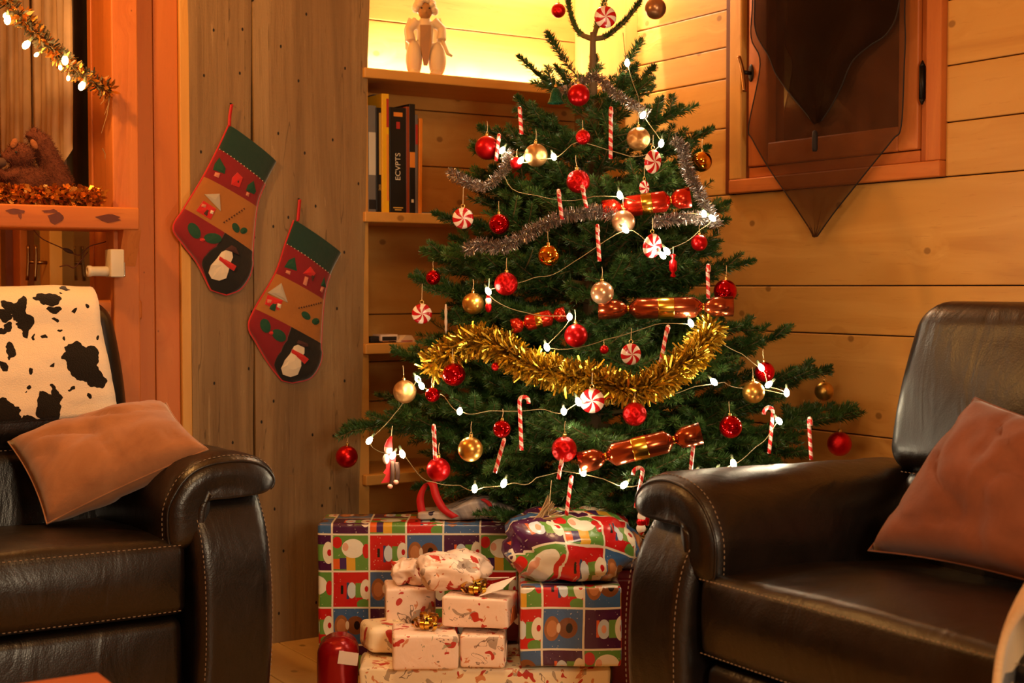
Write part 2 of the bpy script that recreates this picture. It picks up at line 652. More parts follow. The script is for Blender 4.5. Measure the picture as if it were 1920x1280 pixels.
def loft(rings, name, mat, parent=None, smooth=True, closed=True, caps=True):
    n = len(rings[0])
    vs = [Vector(p) for rg in rings for p in rg]
    fs = []
    for i in range(len(rings) - 1):
        for k in range(n if closed else n - 1):
            a, b = i * n + k, i * n + (k + 1) % n
            fs.append((a, b, b + n, a + n))
    if caps and closed:
        fs.append(tuple(range(n - 1, -1, -1)))
        fs.append(tuple(range((len(rings) - 1) * n, len(rings) * n)))
    o = mk(name, vs, fs, mat, parent, smooth)
    bm = bmesh.new()
    bm.from_mesh(o.data)
    bmesh.ops.recalc_face_normals(bm, faces=bm.faces)
    bm.to_mesh(o.data)
    bm.free()
    return o


def smooth_path(pts, n=8):
    """Catmull-Rom through the points"""
    pts = [Vector(p) for p in pts]
    q = [pts[0] * 2 - pts[1]] + pts + [pts[-1] * 2 - pts[-2]]
    out = []
    for i in range(1, len(q) - 2):
        for j in range(n):
            t = j / n
            a, b, c, d = q[i - 1], q[i], q[i + 1], q[i + 2]
            out.append(0.5 * ((2 * b) + (c - a) * t + (2 * a - 5 * b + 4 * c - d) * t * t + (3 * b - a - 3 * c + d) * t ** 3))
    out.append(pts[-1])
    return out


def resample(pts, step):
    pts = [Vector(p) for p in pts]
    out, acc = [pts[0]], 0.0
    for a, b in zip(pts, pts[1:]):
        L = (b - a).length
        while acc + L >= step:
            t = (step - acc) / L
            a = a + (b - a) * t
            out.append(a)
            L = (b - a).length
            acc = 0.0
        acc += L
    return out


def stitches(pts, parent, r=0.0010, dash=0.006, gap=0.006, name='stitching'):
    pts = resample(smooth_path(pts, 10), 0.002)
    mb = MB()
    st = int((dash + gap) / 0.002)
    dl = int(dash / 0.002)
    for i in range(0, len(pts) - dl, st):
        mb.tube(pts[i:i + dl + 1:dl], r, 5)
    return mb.build(name, M['stitch'], parent)


def text_mesh(body, size, extrude=0.0):
    cu = bpy.data.curves.new('txt', 'FONT')
    cu.body = body
    cu.size = size
    cu.align_x = 'CENTER'
    cu.align_y = 'CENTER'
    cu.extrude = extrude
    ob = bpy.data.objects.new('txt', cu)
    COL.objects.link(ob)
    dg = bpy.context.evaluated_depsgraph_get()
    me = bpy.data.meshes.new_from_object(ob.evaluated_get(dg))
    bpy.data.objects.remove(ob)
    bpy.data.curves.remove(cu)
    return me


def copy_thing(root, name=None):
    def cp(o, par):
        c = o.copy()
        COL.objects.link(c)
        c.parent = par
        for ch in o.children:
            cp(ch, c)
        return c
    return cp(root, None)


rng = random.Random(7)
# ================================================================== SETTING
# ---- floor: boards run away from the plank wall
floor = struct(MB().box(-5.2, 0.3, -6.0, 1.7, -0.06, -0.022).build('floor', M['dark']), 'light pine board floor')
x = -1.374 - 0.165 * 22
while x < 0.2:
    plank(floor, x + 0.0015, x + 0.1635, -5.9, 1.6, -0.022, 0.0, M['floor'], 'floor_board')
    x += 0.165
ceiling = struct(MB().box(-5.2, 0.3, -6.0, 1.7, 2.62, 2.70).build('ceiling', M['pine_x']))
wall_rear = struct(MB().box(-5.2, 0.3, -6.0, -5.9, 0, 2.62).build('wall_rear', M['pine_x']))
wall_side = struct(MB().box(-5.2, -5.1, -5.9, 1.7, 0, 2.62).build('wall_side', M['pine_y']))

# ---- right wall (plane X = 0) with the window opening
WY0, WY1, WZ0, WZ1 = -1.33, -0.56, 1.43, 2.35
wr = MB()
wr.box(0.02, 0.16, -5.9, WY0, 0, 2.62)
wr.box(0.02, 0.16, WY1, 0.45, 0, 2.62)
wr.box(0.02, 0.16, WY0, WY1, 0, WZ0)
wr.box(0.02, 0.16, WY0, WY1, WZ1, 2.62)
wall_right = struct(wr.build('wall_right', M['dark']), 'wall of wide horizontal pine boards with knots')
g = 0.0016
zs = [0.0, 0.20, 0.42, 0.651, 0.944, 1.087, 1.383]
for a, b in zip(zs, zs[1:]):
    plank(wall_right, 0, 0.02, -2.6, 0.0, a + g, b - g, M['pine_y'])
    plank(wall_right, 0, 0.02, -5.9, -2.603, a + g, b - g, M['pine_y'])
for a, b in zip([1.383, 1.60, 1.76, 1.862, 1.983, 2.18, 2.40], [1.60, 1.76, 1.862, 1.983, 2.18, 2.40, 2.62]):
    plank(wall_right, 0, 0.02, -0.50, 0.0, a + g, b - g, M['pine_y'])
for a, b in zip([1.383, 1.530, 1.683, 1.86, 2.06, 2.34], [1.530, 1.683, 1.86, 2.06, 2.34, 2.62]):
    plank(wall_right, 0, 0.02, -3.2, -1.386, a + g, b - g, M['pine_y'])
    plank(wall_right, 0, 0.02, -5.9, -3.203, a + g, b - g, M['pine_y'])
plank(wall_right, 0, 0.02, -1.386, -0.50, 2.40, 2.62, M['pine_y'])

# ---- window in the right wall
win = struct(empty('window_1', (0, -0.94, 1.40)), 'small orange wood window with a brass handle and black night glass')


def wpart(o):
    o.parent = win
    o.matrix_parent_inverse = Matrix.Translation((0, 0.94, -1.40))
    return o


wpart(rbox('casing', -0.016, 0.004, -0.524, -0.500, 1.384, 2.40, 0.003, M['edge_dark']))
wpart(rbox('casing', -0.022, 0.01, -0.580, -0.525, 1.4285, 2.3515, 0.004, M['pine_zy']))
wpart(rbox('casing', -0.022, 0.01, -1.386, -1.333, 1.4285, 2.3515, 0.004, M['red_zy']))
wpart(rbox('casing', -0.024, 0.01, -1.386, -0.525, 1.384, 1.428, 0.004, M['red_y']))
wpart(rbox('casing', -0.024, 0.01, -1.386, -0.525, 2.352, 2.40, 0.004, M['red_y']))
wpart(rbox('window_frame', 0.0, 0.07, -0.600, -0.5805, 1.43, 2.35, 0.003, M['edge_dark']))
wpart(rbox('window_frame', 0.0, 0.07, -1.333, -1.300, 1.43, 2.35, 0.003, M['red_zy']))
wpart(rbox('window_frame', -0.004, 0.07, -1.300, -0.600, 1.43, 1.462, 0.003, M['red_y']))
wpart(rbox('window_frame', 0.0, 0.07, -1.300, -0.600, 2.31, 2.35, 0.003, M['red_y']))
ca = dict(k=2)
wpart(rbox('sash', -0.012, 0.05, -0.690, -0.603, 1.465, 2.308, 0.006, M['red_zy'], k=2))
wpart(rbox('sash', -0.012, 0.05, -1.297, -1.225, 1.465, 2.308, 0.006, M['red_zy'], k=2))
wpart(rbox('sash', -0.010, 0.05, -1.225, -0.690, 1.465, 1.535, 0.006, M['red_y'], k=2))
wpart(rbox('sash', -0.010, 0.05, -1.225, -0.690, 2.24, 2.308, 0.006, M['red_y'], k=2))
wpart(MB().box(0.026, 0.032, -1.225, -0.690, 1.535, 2.24).build('pane', M['glass_night']))
wpart(MB().box(0.10, 0.11, -1.30, -0.60, 1.46, 2.31).build('dark_outside', M['dark']))
hd = MB()
hp = Vector((-0.014, -0.618, 1.760))
hd.tube([hp, hp + Vector((-0.028, 0, 0))], 0.007, 10)
hd.ell(hp + Vector((0, 0, 0)), 0.004, 0.013, 0.028)
wpart(hd.build('handle_base', M['iron'], None, True))
hl = MB()
hq = hp + Vector((-0.030, 0.0, 0))
hl.tube(smooth_path([hq + Vector((-0.004, 0.020, 0.048)), hq + Vector((-0.004, 0.016, 0.044)), hq + Vector((0, 0.006, 0.006)), hq + Vector((-0.002, -0.006, -0.05)), hq + Vector((-0.004, -0.009, -0.060))], 5), [0.007] * 21, 10)
wpart(hl.build('handle', M['brass'], None, True))
hg = MB()
hg.tube([(-0.016, -1.3165, 1.60), (-0.016, -1.3165, 1.69)], 0.009, 10)
hg.lathe([(0.002, 1.585), (0.006, 1.593), (0.009, 1.60)], 10, Matrix.Translation((-0.016, -1.3165, 0)))
hg.lathe([(0.009, 1.69), (0.006, 1.697), (0.002, 1.706)], 10, Matrix.Translation((-0.016, -1.3165, 0)))
wpart(hg.build('hinge', M['iron'], None, True))

# ---- sheer pointed hanging in front of the window, two layers
def sheer_mat(name, c, a):
    t = NT(name)
    v = t.coord()
    f = t.noise(v, 9, 3)
    t.p(color=t.ramp(f, [(0.3, c), (0.7, tuple(x * 0.7 for x in c[:3]) + (1,))]), rough=1.0, alpha=a, spec=0.0)
    return t.m


M['sheer'] = sheer_mat('brown_sheer', rgb(92, 56, 36), 0.66)
M['sheer_dark'] = sheer_mat('dark_sheer', rgb(40, 25, 17), 0.80)
M['hem'] = plain('dark_hem', rgb(30, 17, 12), 0.8)


def hanging(name, outline_px, X, mat, label):
    """left and right edge rows from top to the point; a rippled sheet with a hem"""
    rows = [(onX(a[0], a[1], X), onX(b[0], b[1], X)) for a, b in outline_px]
    L = smooth_path([r[0] for r in rows], 6)
    R_ = smooth_path([r[1] for r in rows], 6)
    n = 22
    vs, fs = [], []
    for i, (a, b) in enumerate(zip(L, R_)):
        for k in range(n + 1):
            t = k / n
            p = a.lerp(b, t)
            w = (b - a).length
            p.x += 0.010 * math.sin(t * 11 + i * 0.05) * min(1, w / 0.3) + 0.004 * math.sin(t * 31 + 1.3)
            vs.append(p)
    for i in range(len(L) - 1):
        for k in range(n):
            q = i * (n + 1) + k
            fs.append((q, q + 1, q + n + 2, q + n + 1))
    root = empty(name, tuple(L[0]))
    ob = mk('cloth', [v - L[0] for v in vs], fs, mat, root, True)
    lft = [vs[i * (n + 1)] - L[0] for i in range(len(L))]
    rgt = [vs[i * (n + 1) + n] - L[0] for i in range(len(L))]
    MB().tube(lft + rgt[::-1][1:], 0.0022, 6).build('hem', M['hem'], root, True)
    tag(root, label, 'curtain')
    return root


hanging('sheer_curtain', [((1412, -170), (1712, -190)), ((1408, 0), (1700, 0)), ((1404, 70), (1700, 70)), ((1420, 120), (1697, 120)), ((1398, 235), (1690, 236)), ((1405, 262), (1672, 262)), ((1440, 322), (1622, 322)), ((1490, 392), (1566, 392)), ((1518, 432), (1538, 432)), ((1524, 444), (1530, 444))],
        -0.055, M['sheer'], 'brown see-through curtain hanging to a point below the window sill')
dk = hanging('sheer_curtain', [((1420, -170), (1705, -190)), ((1412, 0), (1690, 0)), ((1413, 60), (1668, 60)), ((1436, 105), (1632, 86)), ((1450, 140), (1598, 116)), ((1480, 180), (1575, 165)), ((1508, 212), (1556, 200)), ((1524, 232), (1536, 230))],
             -0.085, M['sheer_dark'], 'darker short see-through curtain with a small black weight over the longer one')
wp = onX(1528, 244, -0.088)
wt = MB().lathe([(0.002, 0.0), (0.0075, -0.004), (0.0085, -0.02), (0.0085, -0.055), (0.006, -0.062)], 10)
wo = wt.build('weight', M['hem'], dk, True)
wo.location = wp - dk.location

# ---- left wall in the plane Y = 0: barn boards, trim, orange boards, post
wl = MB()
wl.box(-1.83, -1.10, 0.03, 0.16, 0, 2.62)
wl.box(-1.10, 0.16, 0.36, 0.45, 0, 2.62)
wall_left = struct(wl.build('wall_left', M['dark']), 'wall of two weathered barn boards beside orange wood panelling')


def edge_poly(xl0, xl1, xr0, xr1, seed):
    r = random.Random(seed)
    L = [(xl0 + (xl1 - xl0) * i / 12 + r.uniform(-.002, .002), 2.62 * i / 12) for i in range(13)]
    R_ = [(xr0 + (xr1 - xr0) * i / 12 + r.uniform(-.003, .003), 2.62 * i / 12) for i in range(13)]
    return L, R_


def barn_board(L, R_, y0, y1, seed):
    r = random.Random(seed)
    n = 8
    vs, fs = [], []
    for (xl, z), (xr, _) in zip(L, R_):
        for k in range(n + 1):
            t = k / n
            e = 0.006 if k in (0, n) else 0.0
            vs.append((xl + (xr - xl) * t, y0 + e + r.uniform(0, 0.0015), z))
        vs.append((xr, y1, z))
        vs.append((xl, y1, z))
    w = n + 3
    for i in range(len(L) - 1):
        for k in range(w):
            a, b = i * w + k, i * w + (k + 1) % w
            fs.append((a, b, b + w, a + w))
    fs.append(tuple(range(w)))
    fs.append(tuple(range(len(L) * w - 1, (len(L) - 1) * w - 1, -1)))
    o = mk('barn_board', vs, fs, M['barn'], wall_left)
    return o


L1, R1 = edge_poly(-1.634, -1.645, -1.449, -1.447, 1)
barn_board(L1, R1, -0.018, 0.03, 2)
L2, R2 = edge_poly(-1.444, -1.442, -1.108, -1.040, 3)
barn_board(L2, R2, -0.024, 0.03, 4)
plank(wall_left, -1.668, -1.638, -0.012, 0.03, 0, 2.62, M['pine_z'], 'trim_strip')
plank(wall_left, -1.742, -1.669, 0.0, 0.03, 0, 2.62, M['red_z'])
plank(wall_left, -1.830, -1.743, 0.002, 0.03, 0, 2.62, M['red_z'])
post = struct(rbox('trim_1', -1.880, -1.805, -0.055, 0.02, 0.0, 2.62, 0.004, M['red_z']), 'square orange wood post beside the ledge')

# ---- alcove shelving
ALC = -1.055
shelving = empty('alcove_shelving', (-0.55, 0.15, 0.0))


def spart(o):
    o.parent = shelving
    o.matrix_parent_inverse = Matrix.Translation((0.55, -0.15, 0.0))
    return o


spart(rbox('side_post', -1.110, ALC, -0.004, 0.30, 0, 2.62, 0.003, M['pine_z']))
spart(rbox('corner_post', -0.052, 0.0, -0.012, 0.03, 0, 2.62, 0.003, M['pine_z']))
spart(rbox('side_panel', -0.050, -0.028, 0.03, 0.33, 0, 2.62, 0.002, M['pine_zy']))
jz = [0.0, 0.11, 0.304, 0.48, 0.695, 0.83, 0.991, 1.30, 1.502, 1.694, 1.985, 2.25, 2.62]
for a, b in zip(jz, jz[1:]):
    spart(rbox('back_board', ALC, -0.05, 0.30, 0.325, a + g, b - g, 0.003, M['pine_x']))
for z0, z1 in ((1.735, 1.766), (1.287, 1.319), (0.873, 0.906), (0.459, 0.492)):
    spart(rbox('shelf', -1.082, -0.0525, -0.034, -0.004, z0, z1, 0.003, M['pine_x']))
    spart(rbox('shelf', ALC, -0.0525, -0.004, 0.30, z0 + 0.004, z1 - 0.001, 0.002, M['pine_x']))
tag(shelving, 'built-in pine shelving with four shelves in the corner behind the tree', 'shelves')

# ---- side wall seen through the opening above and below the ledge, with a double window
SX = -1.86
ws = MB()
ws.box(SX + 0.03, SX + 0.16, 0.16, 0.20, 0, 2.62)
ws.box(SX + 0.03, SX + 0.16, 1.30, 1.7, 0, 2.62)
ws.box(SX + 0.03, SX + 0.16, 0.20, 1.30, 0, 0.55)
ws.box(SX + 0.03, SX + 0.16, 0.20, 1.30, 2.23, 2.62)
wall_passage = struct(ws.build('wall_passage', M['pine_y']), 'pine wall of the next room beyond the ledge')
wall_back = struct(MB().box(-5.2, SX + 0.16, 1.55, 1.7, 0, 2.62).build('wall_back', M['pine_x']))
rbox('plank', SX, SX + 0.03, 0.03, 0.20, 0, 2.62, 0.003, M['red_zy'], wall_passage)
rbox('plank', SX, SX + 0.03, 1.30, 1.55, 0, 2.62, 0.003, M['pine_zy'], wall_passage)
w2 = struct(empty('window_2', (SX, 0.75, 0.55)), 'tall double window in dark red wood behind the ledge')


def w2part(o):
    o.parent = w2
    o.matrix_parent_inverse = Matrix.Translation((-SX, -0.75, -0.55))
    return o


w2part(rbox('window_frame', SX - 0.005, SX + 0.06, 0.20, 0.235, 0.55, 2.23, 0.003, M['red_zy']))
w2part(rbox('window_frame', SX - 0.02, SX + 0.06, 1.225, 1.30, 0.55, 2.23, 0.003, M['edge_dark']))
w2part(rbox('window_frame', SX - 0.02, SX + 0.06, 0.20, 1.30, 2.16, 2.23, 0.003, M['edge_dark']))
w2part(rbox('window_frame', SX - 0.005, SX + 0.06, 0.235, 1.225, 0.55, 0.60, 0.003, M['red_y']))
w2part(rbox('sash', SX + 0.005, SX + 0.05, 0.235, 0.27, 0.60, 2.16, 0.004, M['edge_dark']))
w2part(rbox('sash', SX - 0.01, SX + 0.05, 0.665, 0.79, 0.60, 2.16, 0.004, M['pine_zy']))
w2part(rbox('sash', SX + 0.005, SX + 0.05, 1.12, 1.225, 0.60, 2.16, 0.004, M['red_zy']))
for a, b in ((0.27, 0.665), (0.79, 1.12)):
    w2part(MB().box(SX + 0.03, SX + 0.034, a, b, 0.60, 2.16).build('pane', M['glass_night']))
w2part(MB().box(SX + 0.09, SX + 0.10, 0.20, 1.30, 0.55, 2.23).build('dark_outside', M['dark']))
for hy in (0.70, 0.80):
    hz = onX(98 if hy < 0.75 else 70, 492, SX).z
    hb = MB()
    hb.tube([(SX - 0.01, hy, hz), (SX - 0.045, hy, hz)], 0.006, 8)
    hb.tube(smooth_path([(SX - 0.045, hy, hz + 0.055), (SX - 0.045, hy, hz + 0.01), (SX - 0.05, hy - 0.004, hz - 0.06)], 4), 0.006, 8)
    w2part(hb.build('handle', M['brass'], None, True))


def drape(name, ya, yb, zt, zb_l, zb_r, label, mat):
    n, m = 26, 14
    vs, fs = [], []
    for i in range(m + 1):
        for k in range(n + 1):
            t = k / n
            y = ya + (yb - ya) * t
            zb = zb_l + (zb_r - zb_l) * t
            if name == 'pale_curtain':
                zb = zb_l + (zb_r - zb_l) * min(1, t / 0.35) if t < 0.35 else zb_r
            z = zt + (zb - zt) * i / m
            vs.append((SX - 0.03 + 0.008 * math.sin(t * 38) + 0.005 * math.sin(t * 17 + i * 0.2), y, z))
    for i in range(m):
        for k in range(n):
            q = i * (n + 1) + k
            fs.append((q, q + 1, q + n + 2, q + n + 1))
    root = empty(name, (SX - 0.03, (ya + yb) / 2, zt))
    ob = mk('cloth', [Vector(v) - root.location for v in vs], fs, mat, root, True)
    MB().tube([Vector((SX - 0.03, ya - 0.01, zt)) - root.location, Vector((SX - 0.03, yb + 0.01, zt)) - root.location], 0.006, 8).build('rod', M['brass'], root, True)
    tag(root, label, 'curtain')


M['linen'] = sheer_mat('pale_linen', rgb(236, 208, 176), 0.94)
drape('pale_curtain', 0.315, 0.735, 2.13, 1.52, 1.345, 'pale curtain panel with a slanted corner nearest the orange post', M['linen'])
drape('linen_curtain', 0.815, 1.20, 2.13, 1.36, 1.36, 'pale pleated curtain panel above the plush squirrel', M['linen'])
# ================================================================== ARMCHAIRS
def make_chair(name, loc, rotz, label, SW=0.36):
    BW = SW + 0.068   # half width of the head cushion
    root = empty(name, loc, rotz)
    L = M['leather']
    # plinth and foot rest panel
    rbox('base', -SW - 0.18, SW + 0.18, 0.06, 0.80, 0.02, 0.12, 0.02, M['dark'], root, 2, 1)

    def fr(v):
        t = max(0, min(1, (v.z - 0.05) / 0.26))
        if v.y < 0.1:
            v.y -= 0.018 * math.sin(math.pi * t) * math.cos(v.x / SW * 1.3)
        return v
    rbox('footrest_panel', -SW + 0.006, SW - 0.006, 0.012, 0.16, 0.045, 0.312, 0.028, L, root, 3, 8, fr)

    # seat cushion: crowned top, bulging front
    def sw_(v):
        u = v.x / SW
        cr = (1 - u * u)
        if v.z > 0.42:
            d = max(0, min(1, v.y / 0.6))
            v.z += 0.030 * max(0, cr) ** 0.6 * math.sin(math.pi * min(1, 0.12 + d)) - 0.02 * d
            n = mnoise.noise(Vector((v.x * 9, v.y * 4, 3.3)))
            v.z += 0.004 * n
        if v.y < 0.05:
            t = max(0, min(1, (v.z - 0.33) / 0.16))
            v.y -= 0.020 * math.sin(math.pi * t) * max(0, cr) ** 0.5
        return v
    seat = rbox('seat', -SW, SW, 0.0, 0.66, 0.318, 0.492, 0.026, L, root, 3, 14, sw_)
    xs = [-SW + 0.012 + (2 * SW - 0.024) * i / 16 for i in range(17)]
    stitches([(x, -0.006 - 0.010 * (1 - (x / SW) ** 2), 0.484 + 0.004 * (1 - (x / SW) ** 2)) for x in xs], seat)
    stitches([(x, -0.002 - 0.006 * (1 - (x / SW) ** 2), 0.331) for x in xs], seat)

    # backrest: lumbar cushion and tall upper cushion leaning back
    def lean(v):
        t = v.z - 0.5
        v.y += 0.17 * t
        return v

    def lumb(v):
        if v.y < 0.62:
            v.y -= 0.02 * (1 - (v.x / (SW + 0.04)) ** 2)
        return lean(v)
    rbox('lumbar_cushion', -SW - 0.012, SW + 0.012, 0.575, 0.70, 0.43, 0.672, 0.045, L, root, 3, 10, lumb)

    def upper(v):
        s = max(0.0, (v.z - 0.70) / 0.35)
        v.x *= 1 - 0.085 * s * s
        if v.y < 0.62:
            u = v.x / BW
            w = max(0, min(1, (v.z - 0.66) / 0.38))
            v.y -= 0.034 * max(0, 1 - u * u) * math.sin(math.pi * min(1, 0.15 + w))
            v.y += 0.003 * mnoise.noise(Vector((v.x * 10, v.z * 5, 1.7)))
        return lean(v)
    ub = rbox('head_cushion', -BW, BW, 0.566, 0.712, 0.655, 1.05, 0.066, L, root, 4, 14, upper)
    rbox('back_shell', -SW - 0.02, SW + 0.02, 0.665, 0.720, 0.10, 0.99, 0.03, L, root, 3, 4, lean)
    for sx in (-1, 1):
        pts = [lean(Vector((sx * (BW - 0.001) * (1 - 0.085 * max(0, (z - 0.70) / 0.35) ** 2), 0.632, z))) for z in (0.68, 0.75, 0.82, 0.9, 0.97, 1.02)]
        stitches(pts, ub)
    xs = [-SW + 0.01 + (2 * SW - 0.02) * i / 12 for i in range(13)]
    stitches([lean(Vector((x, 0.560 - 0.012 * (1 - (x / SW) ** 2), 0.664))) for x in xs], ub)

    # arms
    for sx in (-1, 1):
        arm = empty('arm')
        arm.parent = root

        def aw(v, sx=sx):
            # front rounds back towards its top, belly forward
            if v.y < 0.3:
                t = max(0, min(1, (v.z - 0.03) / 0.57))
                w = max(0, 1 - v.y / 0.3)
                v.y += w * (0.055 * max(0, (t - 0.72) / 0.28) ** 2.2 - 0.026 * math.sin(math.pi * t))
            v.x += sx * 0.010 * math.sin(math.pi * max(0, min(1, v.z / 0.6)))
            return v
        x0, x1 = sorted((sx * (SW + 0.002), sx * (SW + 0.196)))
        pan = rbox('arm_panel', x0, x1, -0.014, 0.82, 0.02, 0.618, 0.036, L, arm, 4, 12, aw)
        for xx in (sx * (SW + 0.020), sx * (SW + 0.184)):
            pts = [aw(Vector((xx, -0.010, z))) for z in (0.06, 0.15, 0.25, 0.35, 0.43, 0.50, 0.55)]
            pts = [p + Vector((0, -0.003, 0)) for p in pts]
            pts.append(aw(Vector((xx, -0.004, 0.592))) + Vector((0, -0.004, 0.002)))
            stitches(pts, pan)
        # padded top: cross-section from the seat over the arm to the outer lip
        prof = [(0.318, 0.470), (0.308, 0.520), (0.312, 0.575), (0.335, 0.628), (0.372, 0.664), (0.42, 0.684), (0.475, 0.690), (0.525, 0.683),
                (0.563, 0.667), (0.584, 0.645), (0.588, 0.625), (0.578, 0.608), (0.55, 0.597), (0.48, 0.592), (0.42, 0.590), (0.385, 0.575), (0.372, 0.52), (0.365, 0.47)]
        # finer, smooth closed section
        cl = [Vector((a + SW - 0.36, 0, b)) for a, b in prof]
        q = cl[-1:] + cl + cl[:2]
        fine = []
        for i in range(1, len(q) - 2):
            for j in range(3):
                t = j / 3
                a, b, c, d = q[i - 1], q[i], q[i + 1], q[i + 2]
                fine.append(0.5 * ((2 * b) + (c - a) * t + (2 * a - 5 * b + 4 * c - d) * t * t + (3 * b - a - 3 * c + d) * t ** 3))
        cen = Vector((0.445 + SW - 0.36, 0, 0.612))
        rings = []
        ys = [(0.000, 0.40), (-0.006, 0.66), (-0.002, 0.84), (0.008, 0.94), (0.026, 0.985), (0.05, 1.0)] + [(0.05 + 0.62 * i / 16, 1.0) for i in range(1, 17)] + [(0.70, 0.97), (0.72, 0.9), (0.73, 0.6)]
        def padpt(p, y, s):
            e = cen + (p - cen) * s
            z = e.z - 0.012 * max(0, min(1, y / 0.66))
            k = max(0, min(1, (p.z - 0.56) / 0.06))
            z += k * (0.0035 * mnoise.noise(Vector((e.x * 12, y * 16, 5.1 * sx))) - 0.02 * max(0, (0.06 - y) / 0.06) ** 2)
            return Vector((sx * e.x, y, z))
        for y, s in ys:
            rings.append([padpt(p, y, s) for p in fine])
        pad = loft(rings, 'arm_pad', L, arm)
        seam = [padpt(p, 0.026, 0.995) for p in fine[:34]]
        stitches(seam, pad)
        MB().tube([padpt(p, 0.009, 0.945) for p in fine[:34]], 0.0035, 8).build('piping', L, pad, True)
    tag(root, label, 'armchair')
    return root


chair_left = make_chair('leather_armchair', (-2.315, -0.85, 0.0), 0.0, 'dark brown leather recliner in front of the ledge, cow print throw over its back')
chair_right = make_chair('leather_armchair', (-1.20, -2.215, 0.0), -math.pi / 2, 'dark brown leather recliner under the window, right of the presents', 0.43)


# ---- cow print throw over the back of the left chair
def back_front(x, z):
    """front surface of the left chair's upper cushion in local coordinates"""
    u = x / 0.428
    w = max(0, min(1, (z - 0.66) / 0.38))
    y = 0.566 - 0.034 * max(0, 1 - u * u) * math.sin(math.pi * min(1, 0.15 + w))
    return y + 0.17 * (z - 0.5)


def throw():
    prof = []
    for i in range(26):
        prof.append(('f', 0.735 + (0.99 - 0.735) * i / 25))
    for i in range(1, 12):
        prof.append(('t', math.pi * i / 12))
    for i in range(10):
        prof.append(('b', 0.99 - 0.25 * i / 9))
    n = 44
    xa, xb = -0.50, 0.345
    vs, fs, uv = [], [], []
    for i, (kd, a) in enumerate(prof):
        for k in range(n + 1):
            t = k / n
            x = xa + (xb - xa) * t
            xx = max(-0.41, min(0.41, x))
            wob = 0.006 * mnoise.noise(Vector((x * 7, i * 0.16, 0.7))) + 0.003 * mnoise.noise(Vector((x * 20, i * 0.4, 4.7)))
            if kd == 'f':
                y = back_front(xx, a) - 0.016 + wob
                z = a
                if a < 0.80:
                    z += 0.012 * math.sin(x * 8) * (0.80 - a) / 0.065 * 0.4
            elif kd == 't':
                yc = back_front(xx, 0.99) + 0.064
                y = yc - 0.080 * math.cos(a)
                z = 0.99 + 0.084 * math.sin(a) ** 0.8 + wob
            else:
                y = back_front(xx, 0.99) + 0.145 + 0.17 * (a - 0.99) + wob
                z = a
            xr = x + (0.030 * (0.99 - z) / 0.25 if z < 0.99 and t > 0.9 else 0) * (t - 0.9) / 0.1
            vs.append((xr, y, z))
            uv.append((x, i * 0.011))
    for i in range(len(prof) - 1):
        for k in range(n):
            q = i * (n + 1) + k
            fs.append((q, q + 1, q + n + 2, q + n + 1))
    o = mk('cow_print_throw', vs, fs, M['cow'], None, True, uv)
    sm = o.modifiers.new('thickness', 'SOLIDIFY')
    sm.thickness = 0.012
    sm.offset = 1
    o.location = (-2.315, -0.85, 0.0)
    tag(o, 'black and white cow print throw over the back of the left armchair', 'throw')


throw()


# ---- fleece over the near arm of the right chair
def fleece():
    prof = [(0.285, 0.42), (0.286, 0.50), (0.296, 0.58), (0.322, 0.64), (0.365, 0.685), (0.42, 0.706), (0.475, 0.712), (0.53, 0.705), (0.58, 0.686), (0.607, 0.65), (0.610, 0.60), (0.604, 0.50), (0.602, 0.36)]
    pr = smooth_path([Vector((a, 0, b)) for a, b in prof], 4)
    vs, fs, uv = [], [], []
    n = len(pr)
    ys = [-0.075 + 0.50 * j / 30 for j in range(31)]
    for y in ys:
        dr = max(0.0, (0.02 - y) / 0.095)
        for k, p in enumerate(pr):
            w = 0.005 * mnoise.noise(Vector((p.x * 9, y * 9, p.z * 9)))
            c = Vector((0.445, 0, 0.55))
            q = c + (p - c) * (1 - 0.16 * dr * dr)
            vs.append((q.x + w, y, q.z + w - 0.06 * dr))
            uv.append((k * 0.02, y))
    for j in range(len(ys) - 1):
        for k in range(n - 1):
            q = j * n + k
            fs.append((q, q + 1, q + n + 1, q + n))
    o = mk('fleece_throw', vs, fs, M['cow2'], None, True, uv)
    sm = o.modifiers.new('thickness', 'SOLIDIFY')
    sm.thickness = 0.012
    sm.offset = 1
    o.location = (-1.20, -2.215 - 0.07, 0)
    o.rotation_euler = (0, 0, -math.pi / 2)
    tag(o, 'beige and black fleece throw on the near arm of the right armchair', 'throw')


fleece()


